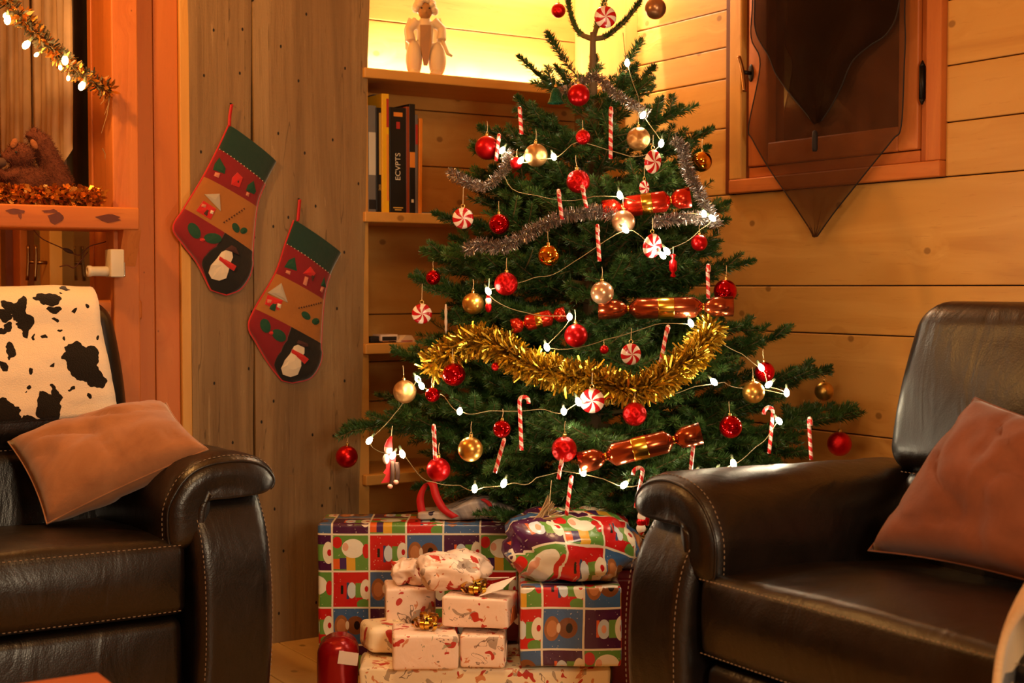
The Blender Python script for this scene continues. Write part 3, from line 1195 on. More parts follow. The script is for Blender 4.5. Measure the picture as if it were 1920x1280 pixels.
# ---- scatter cushions between four corners
def cushion(name, c, puff, mat, label, seed, sag=0.06):
    c = [Vector(p) for p in c]
    n = 26
    nrm = (c[1] - c[0]).cross(c[3] - c[0]).normalized()
    if nrm.dot(CAM - c[0]) < 0:
        nrm = -nrm
    org = (c[0] + c[1] + c[2] + c[3]) / 4

    def pt(u, v, side):
        # edges pull in between the corners
        pu = u + sag * (0.5 - u) * 2 * (4 * v * (1 - v)) * 0.5
        pv = v + sag * (0.5 - v) * 2 * (4 * u * (1 - u)) * 0.5
        p = c[0] * (1 - pu) * (1 - pv) + c[1] * pu * (1 - pv) + c[2] * pu * pv + c[3] * (1 - pu) * pv
        e = (max(0, 16 * u * (1 - u) * v * (1 - v))) ** 0.42
        wr = mnoise.noise(Vector((u * 3.2 + seed, v * 3.2, seed))) * 0.018 + mnoise.noise(Vector((u * 8 + v * 3 + seed, v * 6, seed * 2))) * 0.008
        fold = -0.016 * max(0.0, 1 - abs(mnoise.noise(Vector((u * 2.6 - v * 2.2 + seed * 3, v * 2.4 + u, seed)))) * 9) - 0.006 * math.exp(-((u - 0.45 - 0.15 * (v - 0.5)) / 0.02) ** 2)
        return p + nrm * side * (puff * e + (wr + fold) * e) - org
    vs, fs = [], []
    for side in (1, -1):
        for j in range(n + 1):
            for i in range(n + 1):
                vs.append(pt(i / n, j / n, side))
    N = (n + 1) * (n + 1)
    for s in (0, 1):
        for j in range(n):
            for i in range(n):
                q = s * N + j * (n + 1) + i
                f = (q, q + 1, q + n + 2, q + n + 1)
                fs.append(f if s == 0 else f[::-1])
    root = empty(name, org)
    o = mk('cover', vs, fs, mat, root, True)
    bm = bmesh.new()
    bm.from_mesh(o.data)
    bmesh.ops.remove_doubles(bm, verts=bm.verts, dist=1e-4)
    bmesh.ops.recalc_face_normals(bm, faces=bm.faces)
    bm.to_mesh(o.data)
    bm.free()
    bd = [pt(i / n, 0, 1) for i in range(n)] + [pt(1, i / n, 1) for i in range(n)] + [pt(1 - i / n, 1, 1) for i in range(n)] + [pt(0, 1 - i / n, 1) for i in range(n)]
    MB().tube(bd + bd[:1], 0.0022, 6).build('seam', mat, root, True)
    tag(root, label, 'cushion')


cushion('scatter_cushion', [P(15, 828, 3.62), P(312, 755, 3.72), P(390, 842, 3.42), P(88, 982, 3.36)], 0.085, M['cushion'], 'tan brown cushion lying against the arm of the left armchair', 2.3)
cushion('scatter_cushion', [P(1828, 745, 3.02), P(2120, 830, 2.72), P(1962, 1098, 2.70), P(1628, 1032, 3.02)], 0.095, M['cushion2'], 'rust brown cushion standing in the right armchair', 5.1)

# ---- corner of a coffee table
tc = onZ(185, 1258, 0.45)
tb = empty('coffee_table', (tc.x - 0.3, tc.y - 0.4, 0))
tx, ty = 0.3, 0.4
rbox('table_top', tx - 0.72, tx, ty - 0.80, ty, 0.415, 0.45, 0.006, M['table'], tb, 2)
rbox('apron', tx - 0.68, tx - 0.04, ty - 0.06, ty - 0.04, 0.34, 0.415, 0.003, M['table'], tb)
rbox('apron', tx - 0.06, tx - 0.04, ty - 0.76, ty - 0.06, 0.34, 0.415, 0.003, M['table'], tb)
for ax in (tx - 0.68, tx - 0.09):
    for ay in (ty - 0.76, ty - 0.09):
        rbox('leg', ax, ax + 0.05, ay, ay + 0.05, 0.0, 0.415, 0.004, M['table'], tb)
tag(tb, 'orange wood coffee table, one corner at the bottom left', 'table')
# ================================================================== CHRISTMAS TREE
TX, TY = -0.66, -0.66
TREE_D = 4.15
RZ = [(0.30, 0.40), (0.45, 0.55), (0.56, 0.70), (0.69, 0.77), (0.80, 0.68), (0.90, 0.60), (1.05, 0.545), (1.20, 0.50), (1.42, 0.40), (1.58, 0.31), (1.70, 0.20), (1.80, 0.08), (2.2, 0.03)]


def RR(z):
    if z <= RZ[0][0]:
        return RZ[0][1]
    for (a, r0), (b, r1) in zip(RZ, RZ[1:]):
        if z <= b:
            return r0 + (r1 - r0) * (z - a) / (b - a)
    return 0.03


def tree_pt(px, py, k=1.0):
    """where the sight line first meets the tree's crown surface (or passes it closest)"""
    best, bd = None, 9e9
    D = 3.0
    while D < 4.7:
        p = P(px, py, D)
        q = math.hypot(p.x - TX, p.y - TY) / (RR(p.z) * k)
        if q <= 1.0:
            return p
        if q < bd and p.x < -0.05 and p.y < -0.05:
            best, bd = p, q
        D += 0.01
    return best


def needle_mat():
    t = NT('fir_needles')
    v = t.coord()
    f = t.noise(v, 22, 3)
    r = t.n('ShaderNodeObjectInfo').outputs['Random']
    c = t.ramp(t.math('ADD', t.math('MULTIPLY', f, 0.8), t.math('MULTIPLY', r, 0.25)), [(0.3, rgb(38, 66, 30)), (0.55, rgb(58, 92, 40)), (0.8, rgb(92, 124, 56))])
    t.p(color=c, rough=0.42, spec=0.4)
    return t.m


M['needle'] = needle_mat()
M['orn_socket'] = plain('green_bulb_socket', rgb(60, 66, 40), 0.6)
M['bark'] = plain('fir_bark', rgb(112, 88, 60), 0.85, bump=0.6, bscale=90)
M['twig'] = plain('fir_twig', rgb(118, 100, 58), 0.8)
tree = empty('christmas_tree', (TX, TY, 0))
TREE0 = Vector((TX, TY, 0))


def tnode(o):
    o.parent = tree
    return o


def bez(a, b, c, n):
    return [a * (1 - t) ** 2 + b * 2 * t * (1 - t) + c * t * t for t in [i / (n - 1) for i in range(n)]]


nrs = np.random.RandomState(11)


def needles_for(polys, dens=1500.0, length=0.025, width=0.0028, up=0.25):
    """flat pointed needles round every twig polyline; returns vertex array"""
    out = []
    for pts in polys:
        A = np.array([tuple(p) for p in pts])
        seg = A[1:] - A[:-1]
        sl = np.linalg.norm(seg, axis=1)
        L = sl.sum()
        n = max(4, int(L * dens * 1.35))
        cum = np.concatenate([[0], np.cumsum(sl)])
        s = nrs.uniform(0, L, n)
        idx = np.clip(np.searchsorted(cum, s, side='right') - 1, 0, len(sl) - 1)
        fr = ((s - cum[idx]) / sl[idx])[:, None]
        base = A[idx] + seg[idx] * fr
        t = seg[idx] / sl[idx][:, None]
        upv = np.array([0, 0, 1.0])
        side = np.cross(t, upv)
        side /= np.linalg.norm(side, axis=1)[:, None] + 1e-9
        nr = np.cross(side, t)
        # fir: needles stand out to both sides and over the top of the twig
        ang = np.where(nrs.rand(n) < 0.72, nrs.normal(0, 0.55, n) + np.where(nrs.rand(n) < 0.5, 0.35, math.pi - 0.35), nrs.uniform(0, 2 * math.pi, n))
        rad = side * np.cos(ang)[:, None] + nr * np.sin(ang)[:, None]
        d = rad * nrs.uniform(0.75, 1.0, n)[:, None] + t * nrs.uniform(0.35, 0.95, n)[:, None]
        d[:, 2] += up * 0.3
        d /= np.linalg.norm(d, axis=1)[:, None]
        ln = (length * nrs.uniform(0.7, 1.15, n) * np.clip(0.55 + (L - s) / 0.05, 0.55, 1.0))[:, None]
        w = np.cross(d, rad + nrs.normal(0, 0.5, (n, 3)))
        w /= np.linalg.norm(w, axis=1)[:, None] + 1e-9
        wd = width * nrs.uniform(0.8, 1.25, n)[:, None]
        quad = np.stack([base, base + d * ln * 0.45 + w * wd * 0.5, base + d * ln, base + d * ln * 0.45 - w * wd * 0.5], axis=1)
        out.append(quad.reshape(-1, 3))
    return np.concatenate(out)


NEEDLES = 0


def np_quads(name, V, mat, parent):
    me = bpy.data.meshes.new(name)
    nv = len(V)
    nf = nv // 4
    me.vertices.add(nv)
    me.vertices.foreach_set('co', V.astype(np.float32).ravel())
    me.loops.add(nv)
    me.loops.foreach_set('vertex_index', np.arange(nv, dtype=np.int32))
    me.polygons.add(nf)
    me.polygons.foreach_set('loop_start', np.arange(0, nv, 4, dtype=np.int32))
    me.materials.append(mat)
    me.update(calc_edges=True)
    me.validate()
    o = link(name, me, parent)
    o['kind'] = 'stuff'
    return o


def branch(base, tip, seed, bend=0.0, spread=1.0, dens=1500.0, lat=True, thick=0.007, roll=0.0):
    """one bough: main stem, flat side twigs, needles (world coordinates in, tree-local mesh out)"""
    global NEEDLES
    r = random.Random(seed)
    base, tip = Vector(base) - TREE0, Vector(tip) - TREE0
    L = (tip - base).length
    mid = (base + tip) / 2 + Vector((0, 0, bend * L)) + Vector((r.uniform(-.04, .04), r.uniform(-.04, .04), 0)) * L
    n = max(6, int(L / 0.05))
    main = bez(base, mid, tip, n)
    mb = MB()
    mb.tube(main, [thick * (1 - 0.8 * i / (n - 1)) * min(1, 0.45 + L) for i in range(n)], 6)
    polys = [main[max(1, int(n * 0.18)):], main[int(n * 0.5):]]
    if lat:
        step = 0.055
        s = max(0.10, 0.22 * L)
        i = 0
        while s < L - 0.035:
            t = s / L
            p = base * (1 - t) ** 2 + mid * 2 * t * (1 - t) + tip * t * t
            dr = ((mid - base) * (1 - t) + (tip - mid) * t).normalized()
            side = dr.cross(Vector((0, 0, 1))).normalized()
            side = (side * math.cos(roll) + side.cross(dr) * math.sin(roll)).normalized()
            for sg in (-1, 1):
                if r.random() < 0.12:
                    continue
                ll = min(0.30, 0.075 + (L - s) * 0.46) * r.uniform(0.75, 1.1) * spread
                a = math.radians(r.uniform(40, 58))
                d = (dr * math.cos(a) + side * sg * math.sin(a) + Vector((0, 0, r.uniform(-0.25, 0.40)))).normalized()
                e = p + d * ll
                m2 = p + d * ll * 0.5 + dr * ll * -0.04 + Vector((0, 0, -0.03 * ll))
                # stay in front of the walls
                if e.x + TX > -0.03 or e.y + TY > -0.03:
                    ll *= 0.5
                    e = p + d * ll
                    m2 = p + d * ll * 0.5
                    if e.x + TX > -0.02 or e.y + TY > -0.045:
                        continue
                tw = bez(p, m2, e, 5)
                mb.tube(tw, [0.0022, 0.002, 0.0018, 0.0015, 0.001], 4)
                polys.append(tw)
                if ll > 0.13:
                    for sg2 in (-1, 1):
                        if r.random() < 0.25:
                            continue
                        t2 = r.uniform(0.4, 0.6)
                        q = p.lerp(e, t2)
                        sd = d.cross(Vector((0, 0, 1))).normalized()
                        d2 = (d * 0.68 + sd * sg2 * 0.72 + Vector((0, 0, r.uniform(-.1, .15)))).normalized()
                        l2 = ll * r.uniform(0.3, 0.45)
                        e2 = q + d2 * l2
                        if e2.x + TX > -0.02 or e2.y + TY > -0.045:
                            continue
                        tw2 = [q, q + d2 * l2 * 0.5, e2]
                        mb.tube(tw2, [0.0016, 0.0013, 0.0008], 4)
                        polys.append(tw2)
            s += step * r.uniform(0.8, 1.2)
            i += 1
    b = mb.build('branch', M['twig'], tree)
    V = needles_for(polys, dens)
    NEEDLES += len(V) // 4
    np_quads('needles', V, M['needle'], b)
    return b


# trunk
tr = MB()
tpts = [(0, 0, 0.10), (0.004, 0.0, 0.5), (-0.004, 0.003, 0.9), (0.003, 0, 1.3), (0.0, -0.002, 1.6), (0.0, 0.0, 1.82)]
tr.tube(smooth_path(tpts, 5), [0.036 * (1 - 0.78 * i / 25) for i in range(26)], 10)
tr.build('trunk', M['bark'], tree, True)
# stand
sd = MB()
sd.lathe([(0.15, 0.002), (0.155, 0.02), (0.135, 0.05), (0.125, 0.19), (0.13, 0.21), (0.115, 0.215), (0.11, 0.15)], 24)
sd.build('stand', M['iron'], tree, True)

# boughs that make the outline: (tip x, tip y, rise of the tip above its foot, bend)
OUT = [(645, 800, 0.10, 0.10), (735, 660, 0.16, -0.03), (768, 517, 0.16, -0.05), (790, 467, 0.10, -0.04), (845, 322, 0.10, -0.08),
       (897, 236, 0.14, -0.10), (968, 180, 0.22, -0.16), (1040, 122, 0.14, -0.1), (1226, 146, 0.12, -0.1), (1244, 184, 0.20, -0.18),
       (1338, 240, 0.12, -0.12), (1370, 378, 0.12, -0.10), (1368, 412, 0.06, -0.06), (1416, 488, 0.10, -0.08), (1406, 608, 0.10, -0.04),
       (1478, 622, 0.14, -0.08), (1560, 688, 0.14, -0.06), (1608, 778, 0.12, -0.02), (1515, 850, 0.06, 0.05), (775, 915, 0.02, 0.10),
       (1340, 905, 0.04, 0.10), (890, 912, 0.02, 0.08), (880, 335, 0.10, -0.05), (810, 400, 0.10, -0.05), (800, 640, 0.12, -0.05)]
for i, (x, y, rise, bend) in enumerate(OUT):
    p = P(x, y, TREE_D - (0.05 if i % 3 else 0.12))
    if p.x > -0.10:
        p = onX(x, y, -0.10)
    if p.y > -0.12:
        p = onY(x, y, -0.12)
    branch((TX, TY, p.z - rise), p, 100 + i, bend, 0.8 if y < 500 else 1.0)
# whorls that fill the crown
z = 0.42
lev = 0
while z < 1.60:
    n = 9 if z < 1.0 else (8 if z < 1.35 else 6)
    rise = 0.03 + 0.13 * max(0, (z - 0.4) / 1.2)
    for k in range(n):
        r = random.Random(lev * 37 + k)
        a = 2 * math.pi * (k + r.uniform(-.25, .25)) / n + lev * 0.7
        zt = z + rise * r.uniform(0.5, 1.9 if z < 1.25 else 1.05)
        ln = RR(zt) * (r.uniform(0.62, 0.84) if (k + lev) % 3 else r.uniform(0.86, 0.98))
        d = Vector((math.cos(a), math.sin(a), 0))
        # shorten towards the walls
        for ax, lim in ((0, -0.12), (1, -0.14)):
            pos = (TX, TY)[ax]
            if d[ax] > 0 and pos + d[ax] * ln > lim:
                ln = (lim - pos) / d[ax]
        if ln < 0.12:
            continue
        # boughs on the hidden wall side can be sparser
        facing = d.dot((CAM - TREE0).normalized())
        branch((TX, TY, z), (TX + d.x * ln, TY + d.y * ln, zt), lev * 61 + k, r.uniform(-0.17, 0.0), 1.0, 1500 if facing > -0.3 else 700, roll=r.uniform(-0.65, 0.65))
    z += 0.088
    lev += 1
# small shoots near the leader
for k in range(5):
    r = random.Random(900 + k)
    a = k * 2.4
    zz = 1.56 + 0.022 * k
    ln = 0.05 + RR(zz) * 0.55
    branch((TX, TY, zz), (TX + math.cos(a) * ln, TY + math.sin(a) * ln, zz + ln * 0.8), 950 + k, -0.12, 0.7, 1300, False, 0.004)
# leader: three bare-ish shoots forking upwards
fk = Vector((TX, TY, 1.80))
for pts in ([(1112, 78), (1085, 60), (1068, 20), (1062, -40)], [(1112, 78), (1122, 40), (1134, 0), (1138, -90)], [(1112, 78), (1140, 66), (1182, 28), (1214, -20)]):
    w = [P(a, b, TREE_D - 0.03 * (a - 1112) / 100) for a, b in pts]
    w[0] = fk
    mb = MB()
    loc = [p - TREE0 for p in smooth_path(w, 5)]
    mb.tube(loc, [0.0085 * (1 - 0.5 * i / (len(loc) - 1)) for i in range(len(loc))], 7)
    b = mb.build('branch', M['twig'], tree, True)
    V = needles_for([loc[3:]], 4200, 0.017, 0.0030)
    np_quads('needles', V, M['needle'], b)
tag(tree, 'decorated green fir tree standing in the corner of the room', 'christmas tree')
print('NEEDLES', NEEDLES)

# ================================================================== ORNAMENTS
# ---- baubles
ball_me, cap_me, loop_me = {}, None, None


def sphere_mesh(mat, name):
    bm = bmesh.new()
    bmesh.ops.create_uvsphere(bm, u_segments=32, v_segments=18, radius=1.0)
    for f in bm.faces:
        f.smooth = True
    me = bpy.data.meshes.new(name)
    bm.to_mesh(me)
    bm.free()
    me.materials.append(mat)
    return me


_c = MB()
_c.lathe([(0.17, 0.0), (0.19, 0.02), (0.17, 0.05), (0.19, 0.08), (0.17, 0.12), (0.19, 0.16), (0.18, 0.24), (0.05, 0.27)], 14)
_o = _c.build('cap', M['gold_cap'], None, True)
cap_me = _o.data
bpy.data.objects.remove(_o)
_c = MB()
_c.tube([(0.10 * math.cos(a), 0, 0.34 + 0.12 * math.sin(a)) for a in [2 * math.pi * i / 14 for i in range(15)]], 0.022, 6, False)
_o = _c.build('ring', M['gold_cap'], None, True)
loop_me = _o.data
bpy.data.objects.remove(_o)


def bauble(px, py, d, kind, label, k=1.04, string=0.9, D=None, group='baubles on the tree', cap='gold_cap'):
    p = P(px, py, D) if D else tree_pt(px, py, k)
    if p.x > -0.05:
        p = onX(px, py, -0.05)
    dep = (p - CAM).dot(_F)
    r = d / 2 * dep / F_PX
    root = empty('christmas_bauble', p)
    root.rotation_euler = (rng.uniform(-.08, .08), rng.uniform(-.08, .08), rng.uniform(0, 6.28))
    if kind not in ball_me:
        ball_me[kind] = sphere_mesh(M[kind], 'ball')
    b = link('ball', ball_me[kind], root)
    b.scale = (r, r, r)
    for nm, me in (('cap', cap_me), ('ring', loop_me)):
        c = link(nm, me, root)
        s = 0.85 * r
        c.scale = (s, s, s)
        c.location = (0, 0, r * 0.97)
    L = r * string
    MB().tube([(0, 0, r * 1.32), (0.0015, 0, r * 1.32 + L * 0.5), (0, 0, r * 1.32 + L)], 0.0008, 5).build('thread', M['thread'], root)
    tag(root, label, 'bauble', group)
    return root


BALLS = [
    (1047, 20, 27, 'red_glitter', 'small red bauble left of the forked tree top'),
    (1229, 16, 40, 'bronze', 'bronze bauble right of the forked tree top in front of the pine wall'),
    (1085, 178, 42, 'red_satin', 'red bauble with a gold cap at the upper trunk, just below the green bell'),
    (1093, 257, 28, 'red_glitter', 'small red glitter bauble below the topmost red bauble with gold cap'),
    (1197, 260, 44, 'champ_glitter', 'champagne glitter bauble under the lowest bare light at the upper right'),
    (913, 277, 45, 'red_satin', 'satin red bauble on the upper left branch beside the books'),
    (1005, 291, 44, 'champ_glitter', 'pale champagne bauble right of the upper left satin red bauble'),
    (1084, 340, 44, 'red_glitter', 'speckled red bauble in the upper middle of the tree'),
    (1316, 303, 38, 'gold_shiny', 'shiny gold bauble against the wall left of the window corner'),
    (936, 420, 39, 'red_shiny', 'dark shiny red bauble at the height of the second shelf'),
    (1169, 416, 44, 'champagne', 'champagne bauble under the upper red cracker'),
    (1029, 479, 41, 'gold_shiny', 'mirror gold bauble in the middle of the tree'),
    (1311, 455, 31, 'red_satin', 'small red bauble at the right below the silver tinsel'),
    (812, 520, 28, 'red_shiny', 'small shiny red bauble on the left branch above a peppermint'),
    (949, 532, 44, 'red_glitter', 'red glitter bauble left of centre, above the gold tinsel'),
    (887, 569, 41, 'gold_satin', 'pearly gold bauble left of centre above the gold tinsel'),
    (1129, 549, 44, 'champagne', 'rosy champagne bauble above the long middle cracker'),
    (1360, 546, 44, 'red_shiny', 'shiny red bauble at the right end of the long middle cracker'),
    (1080, 629, 44, 'red_satin', 'satin red bauble in the centre above the gold tinsel'),
    (851, 702, 44, 'red_shiny', 'shiny red bauble under the left end of the gold tinsel'),
    (759, 734, 44, 'champ_glitter', 'pale gold bauble with a frosted pattern at the left edge of the tree'),
    (811, 740, 28, 'red_shiny', 'small dark red bauble behind the pale frosted one'),
    (1434, 697, 38, 'red_shiny', 'dark red bauble half behind a light at the right'),
    (1413, 735, 42, 'gold_satin', 'greenish gold bauble below the dark red one at the right'),
    (1545, 733, 36, 'gold_satin', 'gold bauble almost touching the right wall'),
    (1574, 832, 46, 'red_glitter', 'red bauble hanging lowest at the far right branch tip'),
    (1370, 800, 43, 'red_shiny', 'shiny red bauble in the lower right, beside a candy cane'),
    (1190, 776, 45, 'red_glitter', 'glittering red bauble just under the gold tinsel'),
    (1058, 842, 48, 'red_glitter', 'large red glitter bauble low in the middle of the tree'),
    (882, 842, 47, 'gold_satin', 'satin gold bauble low on the left of the tree'),
    (941, 804, 34, 'red_shiny', 'small dark red bauble beside the hooked candy cane'),
    (822, 880, 45, 'red_satin', 'satin red bauble above the red ribbon'),
    (650, 856, 42, 'red_satin', 'satin red bauble at the far left branch tip in front of the barn boards'),
    (1133, 655, 17, 'red_satin', 'tiny red bauble left of the centre peppermint'),
    (929, 687, 16, 'red_satin', 'tiny red bauble just below the gold tinsel on the left'),
    (968, 306, 24, 'red_satin', 'dark red bauble half hidden under the upper left branches'),
]
for i, (x, y, d, kd, lb) in enumerate(BALLS):
    far = {1574: (4.04, 1.3), 650: (4.30, 1.4), 1545: (4.12, 1.0)}.get(x, (None, 0.9))
    bauble(x, y, d, kd, lb, 1.03 if kd != 'red_shiny' else 1.02, far[1], far[0])

# frosted star on the pale left bauble comes from fine grooves
# ---- peppermint discs
def mint_mat():
    t = NT('peppermint_stripes')
    v = t.coord()
    sep = t.n('ShaderNodeSeparateXYZ')
    t.l(v, sep.inputs[0])
    ang = t.math('ARCTAN2', sep.outputs[2], sep.outputs[0])
    rad = t.math('SQRT', t.math('ADD', t.math('POWER', sep.outputs[0], 2.0), t.math('POWER', sep.outputs[2], 2.0)))
    sw = t.math('ADD', ang, t.math('MULTIPLY', rad, 0.45))
    fr = t.math('FRACT', t.math('ADD', t.math('MULTIPLY', sw, 6 / (2 * math.pi)), 10.0))
    m = t.math('GREATER_THAN', fr, 0.5)
    t.p(color=t.mix(m, rgb(238, 220, 206), rgb(186, 18, 26)), rough=0.25)
    return t.m


M['mint'] = mint_mat()
_c = MB()
_c.lathe([(0.02, -0.34), (0.5, -0.31), (0.8, -0.22), (0.95, -0.10), (1.0, 0.0), (0.95, 0.10), (0.8, 0.22), (0.5, 0.31), (0.02, 0.34)], 36, Matrix.Rotation(math.pi / 2, 4, 'X'))
_o = _c.build('disc', M['mint'], None, True)
mint_me = _o.data
bpy.data.objects.remove(_o)


def mint(px, py, d, label, yaw=0.0, roll=0.0, string=0.03, k=1.05, squash=1.0):
    p = tree_pt(px, py, k)
    r = d / 2 * (p - CAM).dot(_F) / F_PX
    root = empty('peppermint_ornament', p, -YAW + yaw)
    b = link('disc', mint_me, root)
    b.scale = (r, r, r * squash)
    b.rotation_euler = (0, roll, 0)
    e = MB()
    e.tube([(0.005 * math.cos(a), 0, r * squash + 0.004 + 0.005 * math.sin(a)) for a in [2 * math.pi * i / 12 for i in range(13)]], 0.0012, 6, False)
    e.build('ring', M['gold_cap'], root, True)
    MB().tube([(0, 0, r * squash + 0.008), (0.001, 0, r * squash + 0.008 + string)], 0.0009, 5).build('thread', M['thread'], root)
    tag(root, label, 'ornament', 'peppermint ornaments')


mint(1135, 32, 42, 'peppermint ornament high in the fork of the tree top', 0.1, 0.1)
mint(1224, 303, 38, 'turned peppermint ornament below the champagne bauble at the upper right', 0.55, 0.3, squash=1.2)
mint(868, 409, 40, 'peppermint ornament in front of the second shelf edge', 0.1, 0.2, 0.045)
mint(1223, 461, 40, 'peppermint ornament right of centre under the champagne bauble', 0.5, 0.5, squash=1.2)
mint(791, 588, 38, 'peppermint ornament at the left edge under a small shiny red bauble', 0.1, 0.5, 0.045)
mint(1183, 664, 41, 'peppermint ornament right of centre above the gold tinsel', 0.3, 0.15)
mint(1110, 751, 47, 'peppermint ornament under the middle of the gold tinsel', -0.1, 0.35)
mint(1208, 352, 28, 'peppermint ornament half hidden behind branches above the upper cracker', 0.8, 0.2, k=0.9)


# ---- candy canes
def cane_mat():
    t = NT('candy_cane_stripes')
    sep = t.n('ShaderNodeSeparateXYZ')
    t.l(t.n('ShaderNodeUVMap').outputs[0], sep.inputs[0])
    fr = t.math('FRACT', t.math('ADD', sep.outputs[0], t.math('MULTIPLY', sep.outputs[1], 45.0)))
    thin = t.math('FRACT', t.math('ADD', sep.outputs[0], t.math('MULTIPLY', sep.outputs[1], 135.0)))
    m = t.math('MAXIMUM', t.math('GREATER_THAN', fr, 0.52), t.math('MULTIPLY', t.math('GREATER_THAN', thin, 0.8), 0.6))
    t.p(color=t.mix(m, rgb(232, 200, 186), rgb(200, 36, 38)), rough=0.25)
    return t.m


M['cane'] = cane_mat()


def cane(x0, y0, x1, y1, hook, label, k=1.06, wpx=7.6):
    """straight shank from top to bottom, hook bending to one side at the top (+1 right, -1 left, 0 turned away)"""
    a = tree_pt(x0, y0, k)
    D = (a - CAM).dot(_F)
    b = P(x1, y1, D)
    r = wpx / 2 * D / F_PX
    up = (a - b).normalized()
    sd = _R * hook if hook else -_F
    R = 0.011
    pts = [b.lerp(a, t) for t in (0, 0.12, 0.25, 0.4, 0.55, 0.7, 0.85, 1)]
    c = a + sd * R
    for i in range(1, 11):
        th = math.pi * i / 10
        pts.append(c - sd * R * math.cos(th) + up * R * math.sin(th))
    pts.append(pts[-1] - up * 0.006)
    root = empty('candy_cane', a)
    mb = MB()
    mb.tube([p - a for p in pts], r, 10)
    mb.build('stick', M['cane'], root, True)
    tag(root, label, 'candy cane', 'candy canes on the tree')


CANES = [
    (1145, 212, 1145, 298, 0, 'long candy cane hanging at the upper trunk'),
    (974, 752, 978, 844, 1, 'candy cane with its hook showing, low left of centre'),
    (1449, 772, 1442, 850, -1, 'candy cane near the right branch tip beside a bright light'),
    (1517, 792, 1521, 862, 0, 'thin candy cane at the far right in front of the wall'),
    (1300, 834, 1294, 890, -1, 'candy cane above the right armchair arm'),
    (1070, 902, 1062, 966, 0, 'candy cane hanging lowest in the middle over the bundled present'),
    (1052, 868, 1047, 898, 0, 'short candy cane right below the large red glitter bauble'),
    (1250, 620, 1237, 688, 0, 'slanted candy cane right of the centre peppermint'),
    (1327, 506, 1328, 560, 0, 'candy cane left of the shiny red bauble at the right'),
    (943, 832, 928, 886, 0, 'slanted candy cane below the small dark red bauble'),
    (814, 806, 816, 862, 0, 'candy cane above the satin red bauble on the lower left'),
    (1048, 366, 1054, 412, 0, 'candy cane left of the speckled red bauble'),
    (1093, 358, 1100, 390, 0, 'short candy cane right under the speckled red bauble'),
    (1120, 432, 1124, 490, 0, 'thin candy cane in the middle below the silver tinsel'),
    (1205, 885, 1192, 952, -1, 'candy cane hanging low above the small red and white ornament'),
    (975, 212, 978, 252, 0, 'reddish candy cane on the upper left upright branch'),
    (935, 262, 930, 302, 0, 'candy cane behind the satin red bauble at the upper left'),
]
for x0, y0, x1, y1, h, lb in CANES:
    cane(x0, y0, x1, y1, h, lb)


# ---- crackers
def cracker(xa, ya, xb, yb, wpx, mat, endmat, label, k=1.04, parts=(1, 1, 1)):
    pa, pb = tree_pt(xa, ya, k), tree_pt(xb, yb, k)
    pm = tree_pt((xa + xb) / 2, (ya + yb) / 2, k)
    D = min((pm - CAM).dot(_F), ((pa - CAM).dot(_F) + (pb - CAM).dot(_F)) / 2) 
    pa, pb = P(xa, ya, D), P(xb, yb, D - 0.01)
    r = wpx / 2 * D / F_PX
    L = (pb - pa).length
    root = empty('christmas_cracker', (pa + pb) / 2)
    root.rotation_euler = (pb - pa).to_track_quat('Z', 'Y').to_euler()
    h = L / 2
    a, b = h * 0.46, h * 0.56
    MB().lathe([(r * 0.30, -b), (r * 0.8, -a * 1.02), (r, -a * 0.92), (r, -a * 0.3), (r * 1.01, 0), (r, a * 0.3), (r, a * 0.92), (r * 0.8, a * 1.02), (r * 0.30, b)], 20).build('barrel', mat, root, True)
    for s in (-1, 1):
        MB().lathe([(r * 0.32, s * b), (r * 0.7, s * (b + 0.08 * h)), (r * 0.92, s * (b + 0.16 * h)), (r * 0.96, s * h), (r * 0.90, s * h), (r * 0.85, s * (b + 0.2 * h))], 20).build('end', endmat, root, True, True)
        MB().lathe([(r * 0.34, s * (b - 0.012)), (r * 0.37, s * b), (r * 0.34, s * (b + 0.012))], 12).build('tie', M['gold_foil'], root, True)
    MB().lathe([(r * 1.01, -a * 0.26), (r * 1.025, -a * 0.24), (r * 1.025, a * 0.24), (r * 1.01, a * 0.26)], 20).build('band', M['gold_foil'], root, True)
    tag(root, label, 'cracker')


cracker(1130, 394, 1294, 370, 40, M['cracker_red'], M['cracker_red'], 'red foil cracker lying on the upper right branches', 0.98)
cracker(1122, 580, 1374, 574, 40, M['cracker_copper'], M['cracker_copper'], 'long copper and red cracker across the middle right of the tree', 1.0)
cracker(1085, 868, 1314, 812, 44, M['cracker_copper'], M['cracker_copper'], 'dark copper cracker low on the tree above the right armchair', 1.02)
cracker(960, 612, 1060, 588, 30, M['cracker_red'], M['cracker_red'], 'red cracker half hidden left of the centre red bauble', 0.86)


